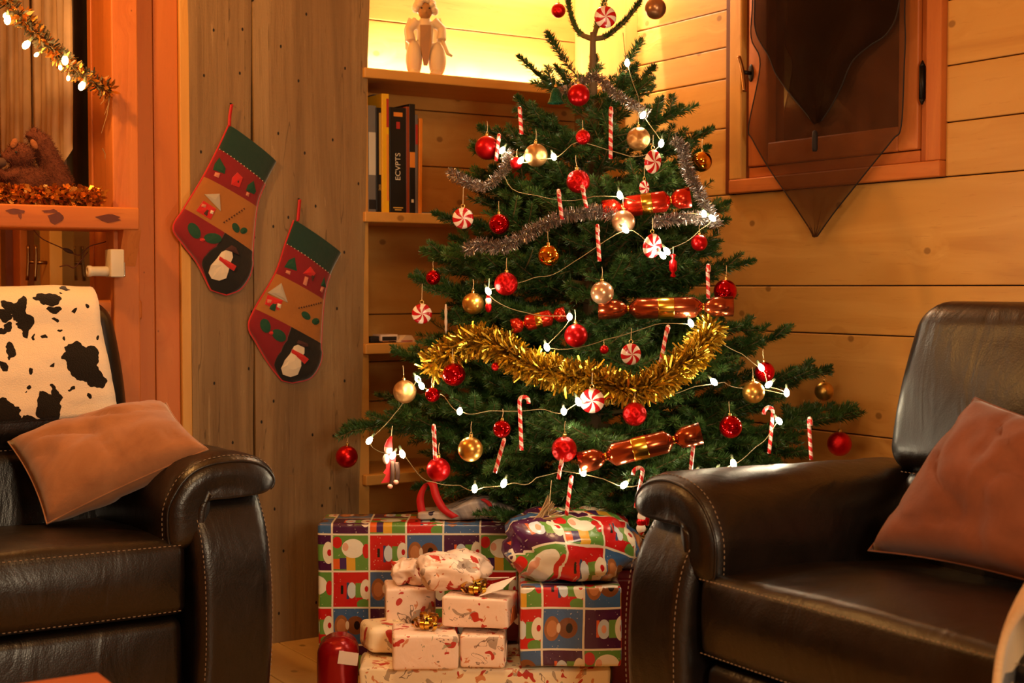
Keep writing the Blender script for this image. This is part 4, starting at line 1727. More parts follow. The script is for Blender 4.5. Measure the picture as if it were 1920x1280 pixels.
# ---- tinsel garlands
def tinsel(name, path_px, rad, n, mat, label, k=1.0, wid=0.0028, curl=0.5, pts=None):
    pts = pts or [tree_pt(x, y, k) for x, y in path_px]
    sm = smooth_path(pts, 10)
    A = np.array([tuple(p) for p in sm])
    rs = np.random.RandomState(len(path_px) + n)
    seg = A[1:] - A[:-1]
    sl = np.linalg.norm(seg, axis=1)
    cum = np.concatenate([[0], np.cumsum(sl)])
    s = rs.uniform(0, cum[-1], n)
    idx = np.clip(np.searchsorted(cum, s, side='right') - 1, 0, len(sl) - 1)
    base = A[idx] + seg[idx] * ((s - cum[idx]) / sl[idx])[:, None]
    t = seg[idx] / sl[idx][:, None]
    d = rs.normal(0, 1, (n, 3))
    d -= t * (d * t).sum(1)[:, None] * 0.8
    d /= np.linalg.norm(d, axis=1)[:, None]
    w = np.cross(d, rs.normal(0, 1, (n, 3)))
    w /= np.linalg.norm(w, axis=1)[:, None]
    nn = np.cross(d, w)
    ln = rad * rs.uniform(0.6, 1.1, n)[:, None]
    ww = wid * rs.uniform(0.6, 1.3, n)[:, None]
    bend = rs.uniform(-curl, curl, n)[:, None]
    m = base + d * ln * 0.55 + nn * ln * bend * 0.25
    e = base + d * ln * 0.95 + nn * ln * bend
    q1 = np.stack([base - w * ww * .3, base + w * ww * .3, m + w * ww * .5, m - w * ww * .5], 1)
    q2 = np.stack([m - w * ww * .5, m + w * ww * .5, e + w * ww * .35, e - w * ww * .35], 1)
    root = empty(name, sm[0])
    o = np.array(tuple(sm[0]))
    V = np.concatenate([q1, q2]).reshape(-1, 3) - o
    np_quads('foil_strips', V, mat, root)
    MB().tube([p - sm[0] for p in sm], 0.0016, 5).build('core_wire', M['wire'], root)
    tag(root, label, 'tinsel')
    return root


tinsel('gold_tinsel_garland', [(805, 690), (835, 668), (880, 640), (935, 648), (985, 682), (1045, 700), (1110, 712), (1170, 730), (1225, 722), (1270, 690), (1310, 655), (1335, 612)], 0.047, 6000, M['tin_gold'], 'thick gold tinsel garland swung across the middle of the tree', 1.03, 0.0054, 0.7)
tinsel('silver_tinsel_garland', [(845, 325), (870, 338), (905, 350), (935, 332), (952, 305), (950, 285)], 0.020, 1700, M['tin_silver'], 'silver tinsel on the upper left branch beside the books', 1.02, 0.0022)
tinsel('silver_tinsel_garland', [(1040, 175), (1075, 165), (1115, 142), (1140, 165), (1172, 188), (1200, 205), (1215, 215)], 0.018, 1600, M['tin_silver'], 'silver tinsel crossing the trunk near the tree top', 1.02, 0.0022)
tinsel('silver_tinsel_garland', [(1262, 262), (1282, 280), (1286, 310), (1300, 340), (1318, 375), (1332, 400), (1345, 425)], 0.021, 1900, M['tin_silver'], 'silver tinsel falling down the right side past the shiny gold bauble', 1.02, 0.0022)
tinsel('silver_tinsel_garland', [(872, 470), (900, 458), (940, 462), (985, 440), (1040, 412), (1085, 400), (1130, 398), (1150, 405)], 0.024, 2300, M['tin_silver'], 'silver tinsel running over the left branches to the middle', 0.98, 0.0022)
tinsel('silver_tinsel_garland', [(1225, 415), (1262, 412), (1300, 408), (1340, 415)], 0.021, 1200, M['tin_silver'], 'short silver tinsel under the upper red cracker', 0.98, 0.0022)

# ---- fairy lights: one string, w = wire only, b = bulb
STR = [(1168, 62, 0), (1176, 117, 1), (1195, 175, 0), (1206, 215, 1), (1240, 268, 1), (1180, 290, 0), (1092, 264, 0), (1038, 293, 1), (977, 300, 1), (942, 281, 1), (960, 350, 0), (1060, 372, 0),
       (1162, 365, 1), (1240, 395, 0), (1320, 400, 1), (1335, 408, 1), (1300, 440, 0), (1250, 470, 1), (1242, 478, 1), (1172, 430, 1), (1060, 500, 0), (1000, 520, 0), (915, 545, 1), (985, 585, 0), (1068, 593, 1), (1025, 650, 1),
       (1120, 640, 0), (1215, 610, 0), (1295, 605, 1), (1370, 650, 0), (1427, 688, 1), (1442, 720, 1), (1475, 735, 1), (1380, 722, 0), (1338, 715, 1), (1260, 735, 0), (1150, 752, 0), (1084, 752, 1), (1057, 770, 1), (1000, 765, 0), (905, 770, 0), (862, 770, 1),
       (828, 738, 0), (790, 722, 1), (783, 710, 1), (740, 775, 0), (693, 825, 1), (725, 848, 0), (737, 853, 1), (754, 850, 1), (800, 898, 0), (850, 906, 0), (890, 915, 1), (945, 905, 1), (990, 903, 0), (1025, 886, 0), (1092, 884, 1),
       (1171, 908, 1), (1250, 895, 0), (1300, 888, 1), (1340, 884, 1), (1375, 868, 1), (1425, 830, 0), (1460, 788, 1)]
fl = empty('fairy_light_string', tree_pt(1168, 62, 1.06))
fpts = [tree_pt(x, y, 1.06 if b else 0.97) for x, y, b in STR]
fpts = [p if p.x < -0.04 else Vector((-0.04, p.y, p.z)) for p in fpts]
wp_ = smooth_path(fpts, 6)
wp_ = [p + Vector((0, 0, -0.006 * abs(math.sin(i * 0.5)))) for i, p in enumerate(wp_)]
MB().tube([p - fl.location for p in wp_], 0.0011, 6).build('wire', M['wire'], fl, True)
_c = MB()
_c.lathe([(0.0005, -0.0125), (0.005, -0.0095), (0.0072, -0.004), (0.0068, 0.002), (0.004, 0.008), (0.0015, 0.012)], 10)
_o = _c.build('bulb', M['bulb'], None, True)
bulb_me = _o.data
bpy.data.objects.remove(_o)
_c = MB()
_c.lathe([(0.003, 0.007), (0.0036, 0.010), (0.0030, 0.020), (0.001, 0.022)], 8)
_o = _c.build('socket', M['orn_socket'], None, True)
sock_me = _o.data
bpy.data.objects.remove(_o)
BULB_W = 0.36
for (x, y, b), p in zip(STR, fpts):
    if not b:
        continue
    o = link('bulb', bulb_me, fl)
    o.location = p - fl.location
    o.rotation_euler = (rng.uniform(-.7, .7), rng.uniform(-.7, .7), 0)
    link('socket', sock_me, o)
    d = bpy.data.lights.new('bulb_light', 'POINT')
    d.energy = BULB_W
    d.color = (1.0, 0.83, 0.54)
    d.shadow_soft_size = 0.008
    lo = bpy.data.objects.new('bulb_light', d)
    COL.objects.link(lo)
    lo.parent = fl
    lo.location = o.location + (CAM - p).normalized() * 0.016
tag(fl, 'string of warm white fairy lights wound round the tree', 'fairy lights')

# ---- single hanging ornaments
M['orn_green'] = metalpaint('green_glitter', rgb(20, 92, 66), 0.3, 0.6, 0.8)
M['felt_red'] = plain('red_felt', rgb(186, 24, 26), 0.9)
M['felt_white'] = plain('white_felt', rgb(232, 214, 196), 0.9)
M['felt_brown'] = plain('dark_plaid', rgb(76, 48, 34), 0.9)
M['felt_skin'] = plain('pale_pink_felt', rgb(226, 160, 136), 0.9)
M['straw'] = plain('dry_twigs', rgb(150, 116, 76), 0.9, bump=0.5)


def orn_root(name, px, py, label, k=1.05):
    p = tree_pt(px, py, k)
    o = empty(name, p, -YAW)
    tag(o, label, 'ornament')
    return o, (p - CAM).dot(_F) / F_PX


o, s = orn_root('bell_ornament', 1042, 182, 'dark green glitter bell hanging above the upper left branches')
MB().lathe([(1 * s, 18 * s), (6 * s, 15 * s), (9 * s, 8 * s), (11 * s, -2 * s), (15 * s, -10 * s), (16 * s, -12 * s), (13 * s, -12 * s), (9 * s, -4 * s)], 18).build('bell', M['orn_green'], o, True)
MB().lathe([(3 * s, 17 * s), (3.4 * s, 21 * s), (1 * s, 24 * s)], 10).build('cap', M['gold_cap'], o, True)
MB().tube([(0, 0, 23 * s), (0, 0, 45 * s)], 0.0008, 5).build('thread', M['thread'], o)

o, s = orn_root('hanging_doll_ornament', 736, 872, 'red cloth doll ornament with a pale face and dark legs near the far left lights', 1.08)
MB().prism([(-13 * s, 0, 20 * s), (-4 * s, 0, 26 * s), (6 * s, 0, 18 * s), (4 * s, 0, -4 * s), (-6 * s, 0, -32 * s), (-22 * s, 0, -34 * s), (-12 * s, 0, -18 * s), (-18 * s, 0, -14 * s), (-12 * s, 0, -6 * s)], (0, 0.014, 0)).build('robe', M['felt_red'], o)
MB().ell((-12 * s, -0.003, 12 * s), 6 * s, 5 * s, 10 * s).build('beard', M['felt_white'], o, True)
MB().ell((-8 * s, 0.004, 30 * s), 8 * s, 7 * s, 9 * s).build('head', M['felt_skin'], o, True)
hat = MB()
hat.tube([(-8 * s, 0.004, 34 * s), (-6 * s, 0.004, 46 * s), (-2 * s, 0.004, 54 * s)], [8 * s, 5 * s, 2 * s], 10)
hat.build('hat', M['felt_red'], o, True)
for a, b in (((0, 8), (-2, -36)), ((8, 6), (9, -28))):
    MB().tube(smooth_path([(a[0] * s, -0.002, a[1] * s), ((a[0] + b[0]) / 2 * s + 0.002, -0.005, (a[1] + b[1]) / 2 * s), (b[0] * s, -0.002, b[1] * s)], 4), 4.2 * s, 8).build('leg', M['felt_brown'], o, True)
    MB().ell((b[0] * s - 0.003, -0.006, b[1] * s - 0.004), 5 * s, 6 * s, 4.5 * s).build('foot', M['felt_skin'], o, True)
MB().tube([(-3 * s, 0.004, 50 * s), (0, 0, 74 * s)], 0.0008, 5).build('thread', M['thread'], o)

o, s = orn_root('santa_ornament', 1203, 978, 'small red and white figure ornament beside the right armchair', 1.03)  # small Santa figure with beard and sack
MB().ell((0, 0, 10 * s), 8 * s, 7 * s, 13 * s).build('beard', M['felt_white'], o, True)
MB().ell((-1 * s, -0.001, 0), 9 * s, 7.4 * s, 9 * s).build('coat', M['red_satin'], o, True)
MB().ell((-1 * s, 0, -12 * s), 9 * s, 7.5 * s, 10 * s).build('body', M['felt_white'], o, True)
MB().ell((10 * s, 0.002, 4 * s), 5 * s, 5 * s, 12 * s).build('sack', M['red_satin'], o, True)
MB().lathe([(0.5 * s, -26 * s), (5 * s, -20 * s), (7 * s, -14 * s)], 12).build('tip', M['red_satin'], o, True)
MB().lathe([(6 * s, 18 * s), (4 * s, 24 * s), (1 * s, 28 * s)], 12).build('hat', M['red_satin'], o, True)
MB().tube([(0, 0, 27 * s), (0.002, 0, 60 * s)], 0.0008, 5).build('thread', M['thread'], o)

o, s = orn_root('santa_ornament', 916, 572, 'small red and white figure ornament below the red glitter bauble left of centre', 1.03)  # second, simpler Santa figure
MB().ell((0, 0, 8 * s), 6 * s, 6 * s, 9 * s).build('beard', M['felt_white'], o, True)
MB().ell((0, 0, -4 * s), 6.5 * s, 6.5 * s, 10 * s).build('coat', M['red_satin'], o, True)
MB().lathe([(5 * s, 14 * s), (3 * s, 20 * s), (1 * s, 24 * s)], 12).build('hat', M['red_satin'], o, True)
MB().tube([(0, 0, 23 * s), (0.002, 0, 50 * s)], 0.0008, 5).build('thread', M['thread'], o)

o, s = orn_root('sweet_ornament', 1262, 498, 'red foil wrapped sweet hanging under a bright light at the right', 1.04)
MB().lathe([(2 * s, -22 * s), (6 * s, -20 * s), (2.5 * s, -13 * s), (7.5 * s, -8 * s), (7.5 * s, 8 * s), (2.5 * s, 13 * s), (6 * s, 20 * s), (2 * s, 22 * s)], 14).build('wrapper', M['red_satin'], o, True)
MB().tube([(0, 0, 22 * s), (0, 0, 36 * s)], 0.0008, 5).build('thread', M['thread'], o)

o, s = orn_root('icicle_ornament', 836, 598, 'thin white icicle ornament at the left above the gold tinsel', 1.05)
MB().lathe([(0.4 * s, -28 * s), (2.6 * s, -20 * s), (2 * s, -14 * s), (3 * s, -6 * s), (2.2 * s, 4 * s), (3 * s, 14 * s), (1.4 * s, 28 * s)], 10).build('icicle', M['felt_white'], o, True)

# dry twig angel leaning on the bundle
o, s = orn_root('straw_ornament', 1020, 962, 'brown dried twig ornament on a thread above the bundled present', 1.0)
for i in range(26):
    r = random.Random(i)
    sp = r.uniform(-1, 1)
    e = Vector((20 * s + sp * 16 * s, r.uniform(-8, 8) * s, 14 * s - sp * 22 * s + r.uniform(-4, 4) * s))
    MB_ = MB()
    MB_.tube(smooth_path([(-44 * s, r.uniform(-3, 3) * s, -34 * s), (-12 * s + r.uniform(-5, 5) * s, r.uniform(-7, 7) * s, -14 * s + r.uniform(-4, 4) * s), e], 3), [0.0035, 0.0045, 0.004, 0.0035, 0.003, 0.002, 0.001], 5)
    MB_.build('twig', M['straw'], o, True)
MB().tube([(8 * s, 0, -4 * s), (14 * s, 0, 62 * s)], 0.001, 5).build('thread', M['thread'], o)
# ================================================================== PRESENTS
def patch_paper():
    """printed squares, each with a coloured ground and simple figures lying on their side"""
    t = NT('patchwork_gift_paper')
    uv = t.n('ShaderNodeUVMap').outputs[0]
    g = t.vmath('DIVIDE', uv, (0.103, 0.103, 1.0))
    fl_ = t.n('ShaderNodeVectorMath', operation='FLOOR')
    t.l(g, fl_.inputs[0])
    fr = t.vmath('SUBTRACT', g, fl_.outputs[0])
    sepc = t.n('ShaderNodeSeparateXYZ')
    t.l(fl_.outputs[0], sepc.inputs[0])
    # four motifs step through the rows like the print does
    typ = t.math('FRACT', t.math('DIVIDE', t.math('ADD', t.math('ADD', sepc.outputs[0], t.math('MULTIPLY', sepc.outputs[1], 3.0)), 40.0), 4.0))
    sep = t.n('ShaderNodeSeparateXYZ')
    t.l(fr, sep.inputs[0])

    def ell(cx, cy, rx, ry):
        q = t.vmath('DIVIDE', t.vmath('SUBTRACT', fr, (cx, cy, 0.0)), (rx, ry, 1.0))
        q2 = t.n('ShaderNodeVectorMath', operation='MULTIPLY')
        t.l(q, q2.inputs[0])
        q2.inputs[1].default_value = (1, 1, 0)
        ln = t.n('ShaderNodeVectorMath', operation='LENGTH')
        t.l(q2.outputs[0], ln.inputs[0])
        return t.math('LESS_THAN', ln.outputs['Value'], 1.0)

    def rect(x0, x1, y0, y1):
        a = t.math('MULTIPLY', t.math('GREATER_THAN', sep.outputs[0], x0), t.math('LESS_THAN', sep.outputs[0], x1))
        b = t.math('MULTIPLY', t.math('GREATER_THAN', sep.outputs[1], y0), t.math('LESS_THAN', sep.outputs[1], y1))
        return t.math('MULTIPLY', a, b)

    wob = t.noise(uv, 120, 2)
    snow = t.math('LESS_THAN', t.voronoi(uv, 95), 0.13)
    cream = rgb(226, 214, 190)

    def motif(ground, shapes):
        c = t.mix(t.math('MULTIPLY', snow, 0.55), ground, cream)
        for m, col in shapes:
            c = t.mix(m, c, col)
        return c

    blue = motif(rgb(62, 96, 142), [(ell(0.24, 0.5, 0.19, 0.3), rgb(150, 92, 50)), (ell(0.24, 0.5, 0.13, 0.2), rgb(186, 120, 74)), (ell(0.62, 0.52, 0.24, 0.25), rgb(120, 70, 38)), (ell(0.66, 0.52, 0.08, 0.12), rgb(24, 16, 12)), (ell(0.40, 0.52, 0.05, 0.12), rgb(220, 190, 160))])
    purple = motif(rgb(72, 26, 62), [(rect(0.30, 0.37, 0.3, 0.72), rgb(214, 92, 40)), (ell(0.48, 0.5, 0.15, 0.24), rgb(196, 206, 216)), (ell(0.48, 0.5, 0.06, 0.10), rgb(224, 160, 130)), (rect(0.60, 0.86, 0.28, 0.72), rgb(104, 148, 66)), (ell(0.90, 0.5, 0.15, 0.3), rgb(232, 220, 196)), (ell(0.93, 0.5, 0.06, 0.09), rgb(190, 22, 28))])
    green = motif(rgb(96, 142, 62), [(rect(0.0, 0.2, 0.06, 0.34), rgb(222, 96, 36)), (rect(0.2, 0.38, 0.06, 0.36), rgb(66, 40, 92)), (rect(0.38, 0.62, 0.0, 0.4), rgb(218, 164, 52)), (ell(0.14, 0.78, 0.13, 0.16), rgb(196, 34, 30)), (ell(0.56, 0.62, 0.30, 0.26), rgb(232, 224, 206)), (ell(0.36, 0.66, 0.08, 0.11), rgb(224, 166, 140)), (ell(0.92, 0.55, 0.10, 0.2), rgb(196, 34, 30))])
    red = motif(rgb(194, 30, 28), [(rect(0.22, 0.29, 0.38, 0.62), rgb(22, 18, 20)), (rect(0.38, 0.45, 0.24, 0.7), rgb(50, 70, 110)), (ell(0.52, 0.48, 0.12, 0.22), rgb(206, 214, 220)), (rect(0.62, 0.86, 0.28, 0.68), rgb(104, 148, 66)), (ell(0.90, 0.5, 0.15, 0.28), rgb(232, 220, 196)), (ell(0.84, 0.10, 0.18, 0.14), rgb(96, 142, 62)), (ell(0.92, 0.52, 0.05, 0.08), rgb(190, 22, 28))])
    c = t.mix(t.math('GREATER_THAN', typ, 0.2), blue, purple)
    c = t.mix(t.math('GREATER_THAN', typ, 0.45), c, green)
    c = t.mix(t.math('GREATER_THAN', typ, 0.7), c, red)
    edge = t.math('SUBTRACT', 1.0, rect(0.025, 0.975, 0.025, 0.975))
    c = t.mix(edge, c, cream)
    t.p(color=c, rough=0.28, coat=0.3)
    t.bump(t.noise(t.coord(), 14, 3, 0.5, 0.6), 0.35, 0.01)
    return t.m


M['patch'] = patch_paper()


def cream_paper(name, ground, s=1.0):
    """cream paper with loose printed strokes and little red and green marks"""
    t = NT(name)
    uv = t.n('ShaderNodeUVMap').outputs[0]
    off = t.vmath('ADD', uv, t.n('ShaderNodeObjectInfo').outputs['Random'])
    a = t.noise(off, 20 * s, 2, 0.5, 1.2)
    b = t.noise(off, 19 * s, 2, 0.5, 0.5)
    sc = t.n('ShaderNodeMapping')
    sc.inputs['Location'].default_value = (5, 9, 0)
    t.l(off, sc.inputs[0])
    r = t.noise(sc.outputs[0], 30 * s, 1, 0.5, 0.6)
    gr = t.noise(sc.outputs[0], 22 * s, 2, 0.5, 2.0)
    stroke = t.math('LESS_THAN', t.math('ABSOLUTE', t.math('SUBTRACT', a, 0.66)), 0.012)
    c = t.mix(t.math('MULTIPLY', t.math('GREATER_THAN', b, 0.63), 0.7), ground, rgb(136, 116, 98))
    c = t.mix(t.math('MULTIPLY', stroke, 0.8), c, rgb(96, 66, 48))
    c = t.mix(t.math('GREATER_THAN', r, 0.665), c, rgb(192, 52, 34))
    c = t.mix(t.math('MULTIPLY', t.math('GREATER_THAN', gr, 0.66), 0.85), c, rgb(206, 116, 52))
    c = t.mix(t.math('MULTIPLY', t.math('LESS_THAN', gr, 0.27), 0.6), c, rgb(104, 126, 84))
    t.p(color=c, rough=0.42)
    t.bump(t.noise(t.coord(), 22, 3, 0.5, 0.6), 0.3, 0.008)
    return t.m


M['cream_paper'] = cream_paper('cream_printed_paper', rgb(246, 216, 194))
M['cream_paper2'] = cream_paper('ivory_printed_paper', rgb(246, 228, 192), 0.9)
M['red_wrap'] = metalpaint('glossy_red_wrap', rgb(150, 14, 18), 0.2, 0.3)
M['white_card'] = plain('white_card', rgb(240, 222, 206), 0.6)
M['ribbon_red'] = plain('red_satin_ribbon', rgb(196, 18, 22), 0.6)


def red_print():
    t = NT('red_printed_paper')
    v = t.coord()
    b = t.voronoi(v, 14)
    c = t.mix(t.math('LESS_THAN', b, 0.22), rgb(112, 18, 20), rgb(226, 190, 160))
    c = t.mix(t.math('GREATER_THAN', t.noise(v, 9, 2), 0.62), c, rgb(206, 26, 24))
    t.p(color=c, rough=0.35)
    return t.m


M['red_print'] = red_print()


def silver_bag():
    t = NT('silver_printed_bag')
    v = t.coord()
    f = t.noise(v, 12, 3, 0.5, 1.0)
    c = t.ramp(f, [(0.35, rgb(80, 78, 92)), (0.5, rgb(168, 156, 150)), (0.65, rgb(196, 180, 162))])
    c = t.mix(t.math('GREATER_THAN', t.noise(v, 26, 2), 0.66), c, rgb(40, 34, 58))
    t.p(color=c, rough=0.25, coat=0.3)
    t.bump(t.noise(v, 18, 3), 0.5, 0.01)
    return t.m


M['bag'] = silver_bag()
# frame for the presents: local x runs across the view, local y away from the camera
GA = -YAW


def gloc(px, D, z):
    p = P(px, 640, D)
    return Vector((p.x, p.y, z))


def lump(a, seed, f=9.0):
    def w(v):
        n = Vector((mnoise.noise(v * f + Vector((seed, 0, 0))), mnoise.noise(v * f + Vector((0, seed, 0))), mnoise.noise(v * f + Vector((0, 0, seed)))))
        return v + n * a
    return w


def present(name, px0, px1, D, z0, z1, depth, mat, label, turn=0.0, r=0.006, uvoff=(0, 0), a=0.003, seed=1, k=2, m=6):
    w = (px1 - px0) * D / F_PX
    root = empty(name, gloc((px0 + px1) / 2, D, z0), GA + turn)
    h = z1 - z0
    body = rbox('wrapping', -w / 2, w / 2, 0, depth, 0, h, r, mat, root, k, m, lump(a, seed), True, 1.0, uvoff)
    # folded paper flap standing a little proud at the side
    fl2 = MB()
    fl2.prism([(w / 2 + 0.001, depth * 0.15, h * 0.12), (w / 2 + 0.001, depth * 0.85, h * 0.12), (w / 2 + 0.001, depth * 0.62, h * 0.62), (w / 2 + 0.001, depth * 0.38, h * 0.62)], (0.0015, 0, 0))
    fl2.build('paper_flap', mat, root)
    tag(root, label, 'present', 'presents under the tree')
    return root, w, h


bigb, bw, bh = present('wrapped_present', 593, 970, 3.93, 0.0, 0.428, 0.17, M['patch'], 'largest present, tall box in colourful patchwork paper by the barn boards', 0, 0.012, (0.062, 0.015), 0.002, 1)
flat_, fw, fh = present('wrapped_present', 671, 1146, 3.50, 0.0, 0.138, 0.36, M['cream_paper2'], 'wide flat ivory present at the bottom of the pile', 0.0, 0.010, (0, 0), 0.005, 5)
pF, _, _ = present('wrapped_present', 976, 1168, 3.48, 0.146, 0.345, 0.19, M['patch'], 'square patchwork paper present under the bundled one', 0.03, 0.008, (0.05, 0.06), 0.003, 8)
present('wrapped_present', 735, 858, 3.455, 0.145, 0.232, 0.14, M['cream_paper'], 'cream printed box at the front of the pile with a gold bow on it', 0.10, 0.008, (0, 0), 0.004, 11)
present('wrapped_present', 862, 946, 3.475, 0.145, 0.226, 0.12, M['cream_paper'], 'small cream printed cube right of the box with the gold bow', -0.05, 0.007, (0.2, 0.1), 0.003, 14)
tC, wC, hC = present('wrapped_present', 824, 954, 3.50, 0.238, 0.313, 0.12, M['cream_paper'], 'cream printed box with a white card on top, stacked on two smaller ones', -0.22, 0.007, (0.4, 0.1), 0.003, 17)
present('wrapped_present', 722, 815, 3.70, 0.146, 0.295, 0.12, M['cream_paper'], 'upright cream present behind the box with the gold bow', 0.12, 0.007, (0.1, 0.5), 0.003, 20)
present('wrapped_present', 690, 770, 3.60, 0.146, 0.215, 0.14, M['cream_paper2'], 'ruffled ivory present at the left of the pile beside the red one', 0.3, 0.018, (0.3, 0.3), 0.010, 23)
present('wrapped_present', 1150, 1212, 3.75, 0.0, 0.31, 0.16, M['red_print'], 'dark red printed present squeezed behind the right armchair arm', 0.0, 0.01, (0, 0), 0.003, 26)
present('wrapped_present', 900, 985, 3.72, 0.146, 0.27, 0.10, M['red_print'], 'dim red printed present between the cream boxes and the patchwork cube', 0.0, 0.02, (0, 0), 0.006, 27)
# grey wrapped end sticking out behind the bundle
present('wrapped_present', 1150, 1215, 3.85, 0.312, 0.395, 0.14, M['bag'], 'dark grey present lying behind the bundled one by the armchair', 0.1, 0.02, (0, 0), 0.006, 29)
# white card on the stacked cream box
MB().prism([(wC * 0.05, 0.01, hC + 0.002), (wC * 0.42, -0.005, hC + 0.026), (wC * 0.58, 0.03, hC + 0.052), (wC * 0.16, 0.06, hC + 0.022)], (0, 0, 0.001)).build('gift_card', M['white_card'], tC)
# red glossy present, left
rp = empty('red_present', gloc(630, 3.60, 0.0), GA + 0.1)
rbox('wrapping', -0.052, 0.050, 0, 0.13, 0, 0.185, 0.045, M['red_wrap'], rp, 4, 6, lump(0.006, 31), True)
MB().prism([(0.00, -0.008, 0.125), (0.05, -0.010, 0.118), (0.054, -0.010, 0.150), (0.005, -0.008, 0.158)], (0, 0.0012, 0)).build('gift_card', M['white_card'], rp)
tag(rp, 'rounded glossy red present with a white card, left of the pile', 'present', 'presents under the tree')


# bundles (soft lumps wrapped in paper)
def bundle(name, px, D, z0, w, d, h, mat, label, seed, pleats=0.012, su=1.0):
    root = empty(name, gloc(px, D, z0), GA)
    nu, nv = 44, 22
    vs, fs, uv = [], [], []
    for j in range(nv + 1):
        ph = math.pi * j / nv
        for i in range(nu + 1):
            th = 2 * math.pi * i / nu
            sx = math.copysign(abs(math.cos(th)) ** 0.75, math.cos(th))
            sy = math.copysign(abs(math.sin(th)) ** 0.75, math.sin(th))
            rr = math.sin(ph) ** 0.6
            zz = math.copysign(abs(math.cos(ph)) ** 0.9, math.cos(ph))
            p = Vector((w / 2 * rr * sx, d / 2 * rr * sy, h / 2 + h / 2 * zz))
            thq = 2 * math.pi * (i % nu) / nu
            q = Vector((math.cos(thq), math.sin(thq), ph))
            n = mnoise.noise(Vector((q.x * 2.2 + seed, q.y * 2.2, ph * 1.6)))
            # creases: ridged noise
            c = 1 - abs(mnoise.noise(Vector((q.x * 3.1 + seed * 2, q.y * 3.1, ph * 2.4)))) * 2.2
            p += (p - Vector((0, 0, h / 2))).normalized() * (n * 0.02 + c * pleats) * math.sin(ph) ** 0.4
            p.z = max(0.0, p.z)
            vs.append(p)
            uv.append((p.x * su + 0.3 + 0.6 * p.y * su, p.z * 0.9 * su + 0.75 * p.y * su))
    for j in range(nv):
        for i in range(nu):
            q = j * (nu + 1) + i
            fs.append((q, q + nu + 1, q + nu + 2, q + 1))
    mk('wrapping', vs, fs, mat, root, True, uv)
    tag(root, label, 'present', 'presents under the tree')
    return root


bundle('bundled_present', 1070, 3.60, 0.346, 0.318, 0.24, 0.168, M['patch'], 'soft bundled present in crumpled patchwork paper on the square box', 3.0, 0.016)
bE = bundle('bundled_present', 848, 3.62, 0.316, 0.17, 0.14, 0.085, M['cream_paper'], 'soft cream printed bundle on top of the pile', 6.5, 0.010)
bundle('bundled_present', 766, 3.76, 0.297, 0.085, 0.08, 0.06, M['cream_paper'], 'small rounded cream present under the topmost soft bundle', 9.5, 0.006)
MB().prism([(0.06, -0.03, 0.028), (0.145, -0.05, 0.034), (0.10, 0.0, 0.016)], (0, 0.001, 0.0012)).build('gift_card', M['white_card'], bE)


def bow(name, px, D, z, label, n=13, s=1.0):
    root = empty(name, gloc(px, D, z), GA)
    for i in range(n):
        r = random.Random(i * 7)
        a = 2 * math.pi * i / n + r.uniform(-.2, .2)
        el = r.uniform(0.2, 1.1)
        dr = Vector((math.cos(a) * math.cos(el), math.sin(a) * math.cos(el), math.sin(el)))
        wv = dr.cross(Vector((0, 0, 1))).normalized()
        nn = wv.cross(dr)
        L = 0.030 * s * r.uniform(0.8, 1.2)
        cen = [dr * L * (1 - math.cos(t)) / 2 + nn * L * 0.3 * math.sin(t) for t in [2 * math.pi * q / 10 for q in range(11)]]
        vs, fs = [], []
        for c in cen:
            vs += [c + wv * 0.004 * s, c - wv * 0.004 * s]
        for q in range(10):
            fs.append((2 * q, 2 * q + 1, 2 * q + 3, 2 * q + 2))
        mk('loop', vs, fs, M['gold_foil'], root, True)
    tag(root, label, 'bow')


bow('gold_bow', 800, 3.52, 0.235, 'gold foil bow on the front cream box', 15, 1.35)
bow('gold_bow', 892, 3.545, 0.318, 'gold foil bow tucked under the topmost soft bundle', 15, 1.35)

# gift bag lying on the largest box, with red ribbons
bag = empty('gift_bag', gloc(876, 3.96, 0.4305), GA)


def bagw(v):
    t = (v.x + 0.14) / 0.28
    v.z *= 0.35 + 0.75 * math.exp(-((t - 0.66) / 0.30) ** 2)
    return v + Vector((0, 0, 0.004 * mnoise.noise(v * 14)))


rbox('bag_body', -0.14, 0.14, 0.0, 0.12, 0.0, 0.058, 0.014, M['bag'], bag, 3, 10, bagw, True)


def strip(pts, width, wdir, parent, name, mat):
    sm = smooth_path(pts, 6)
    wd = Vector(wdir).normalized() * width / 2
    vs, fs = [], []
    for p in sm:
        vs += [p + wd, p - wd]
    for i in range(len(sm) - 1):
        fs.append((2 * i, 2 * i + 1, 2 * i + 3, 2 * i + 2))
    o = mk(name, vs, fs, mat, parent, True)
    s = o.modifiers.new('thickness', 'SOLIDIFY')
    s.thickness = 0.0008
    return o


q = 3.96 / F_PX
strip([(-85 * q, 0.03, 0.006), (-90 * q, 0.03, 0.06), (-78 * q, 0.025, 0.10), (-66 * q, 0.0, 0.105), (-58 * q, -0.014, 0.07), (-44 * q, -0.020, 0.035), (-22 * q, -0.02, 0.012)], 0.022, (1, 0, 0.35), bag, 'ribbon_handle', M['ribbon_red'])
strip([(28 * q, -0.004, 0.062), (42 * q, -0.012, 0.048), (48 * q, -0.014, 0.022)], 0.012, (1, 0, 0.3), bag, 'ribbon_handle', M['ribbon_red'])
tag(bag, 'silver grey gift bag with red ribbon handles lying on the largest present', 'gift bag')
# ================================================================== STOCKINGS
def zs(a, b):
    """stocking tracing coordinates to the picture"""
    return 300 + a / 2.2075, 160 + b / 2.2075


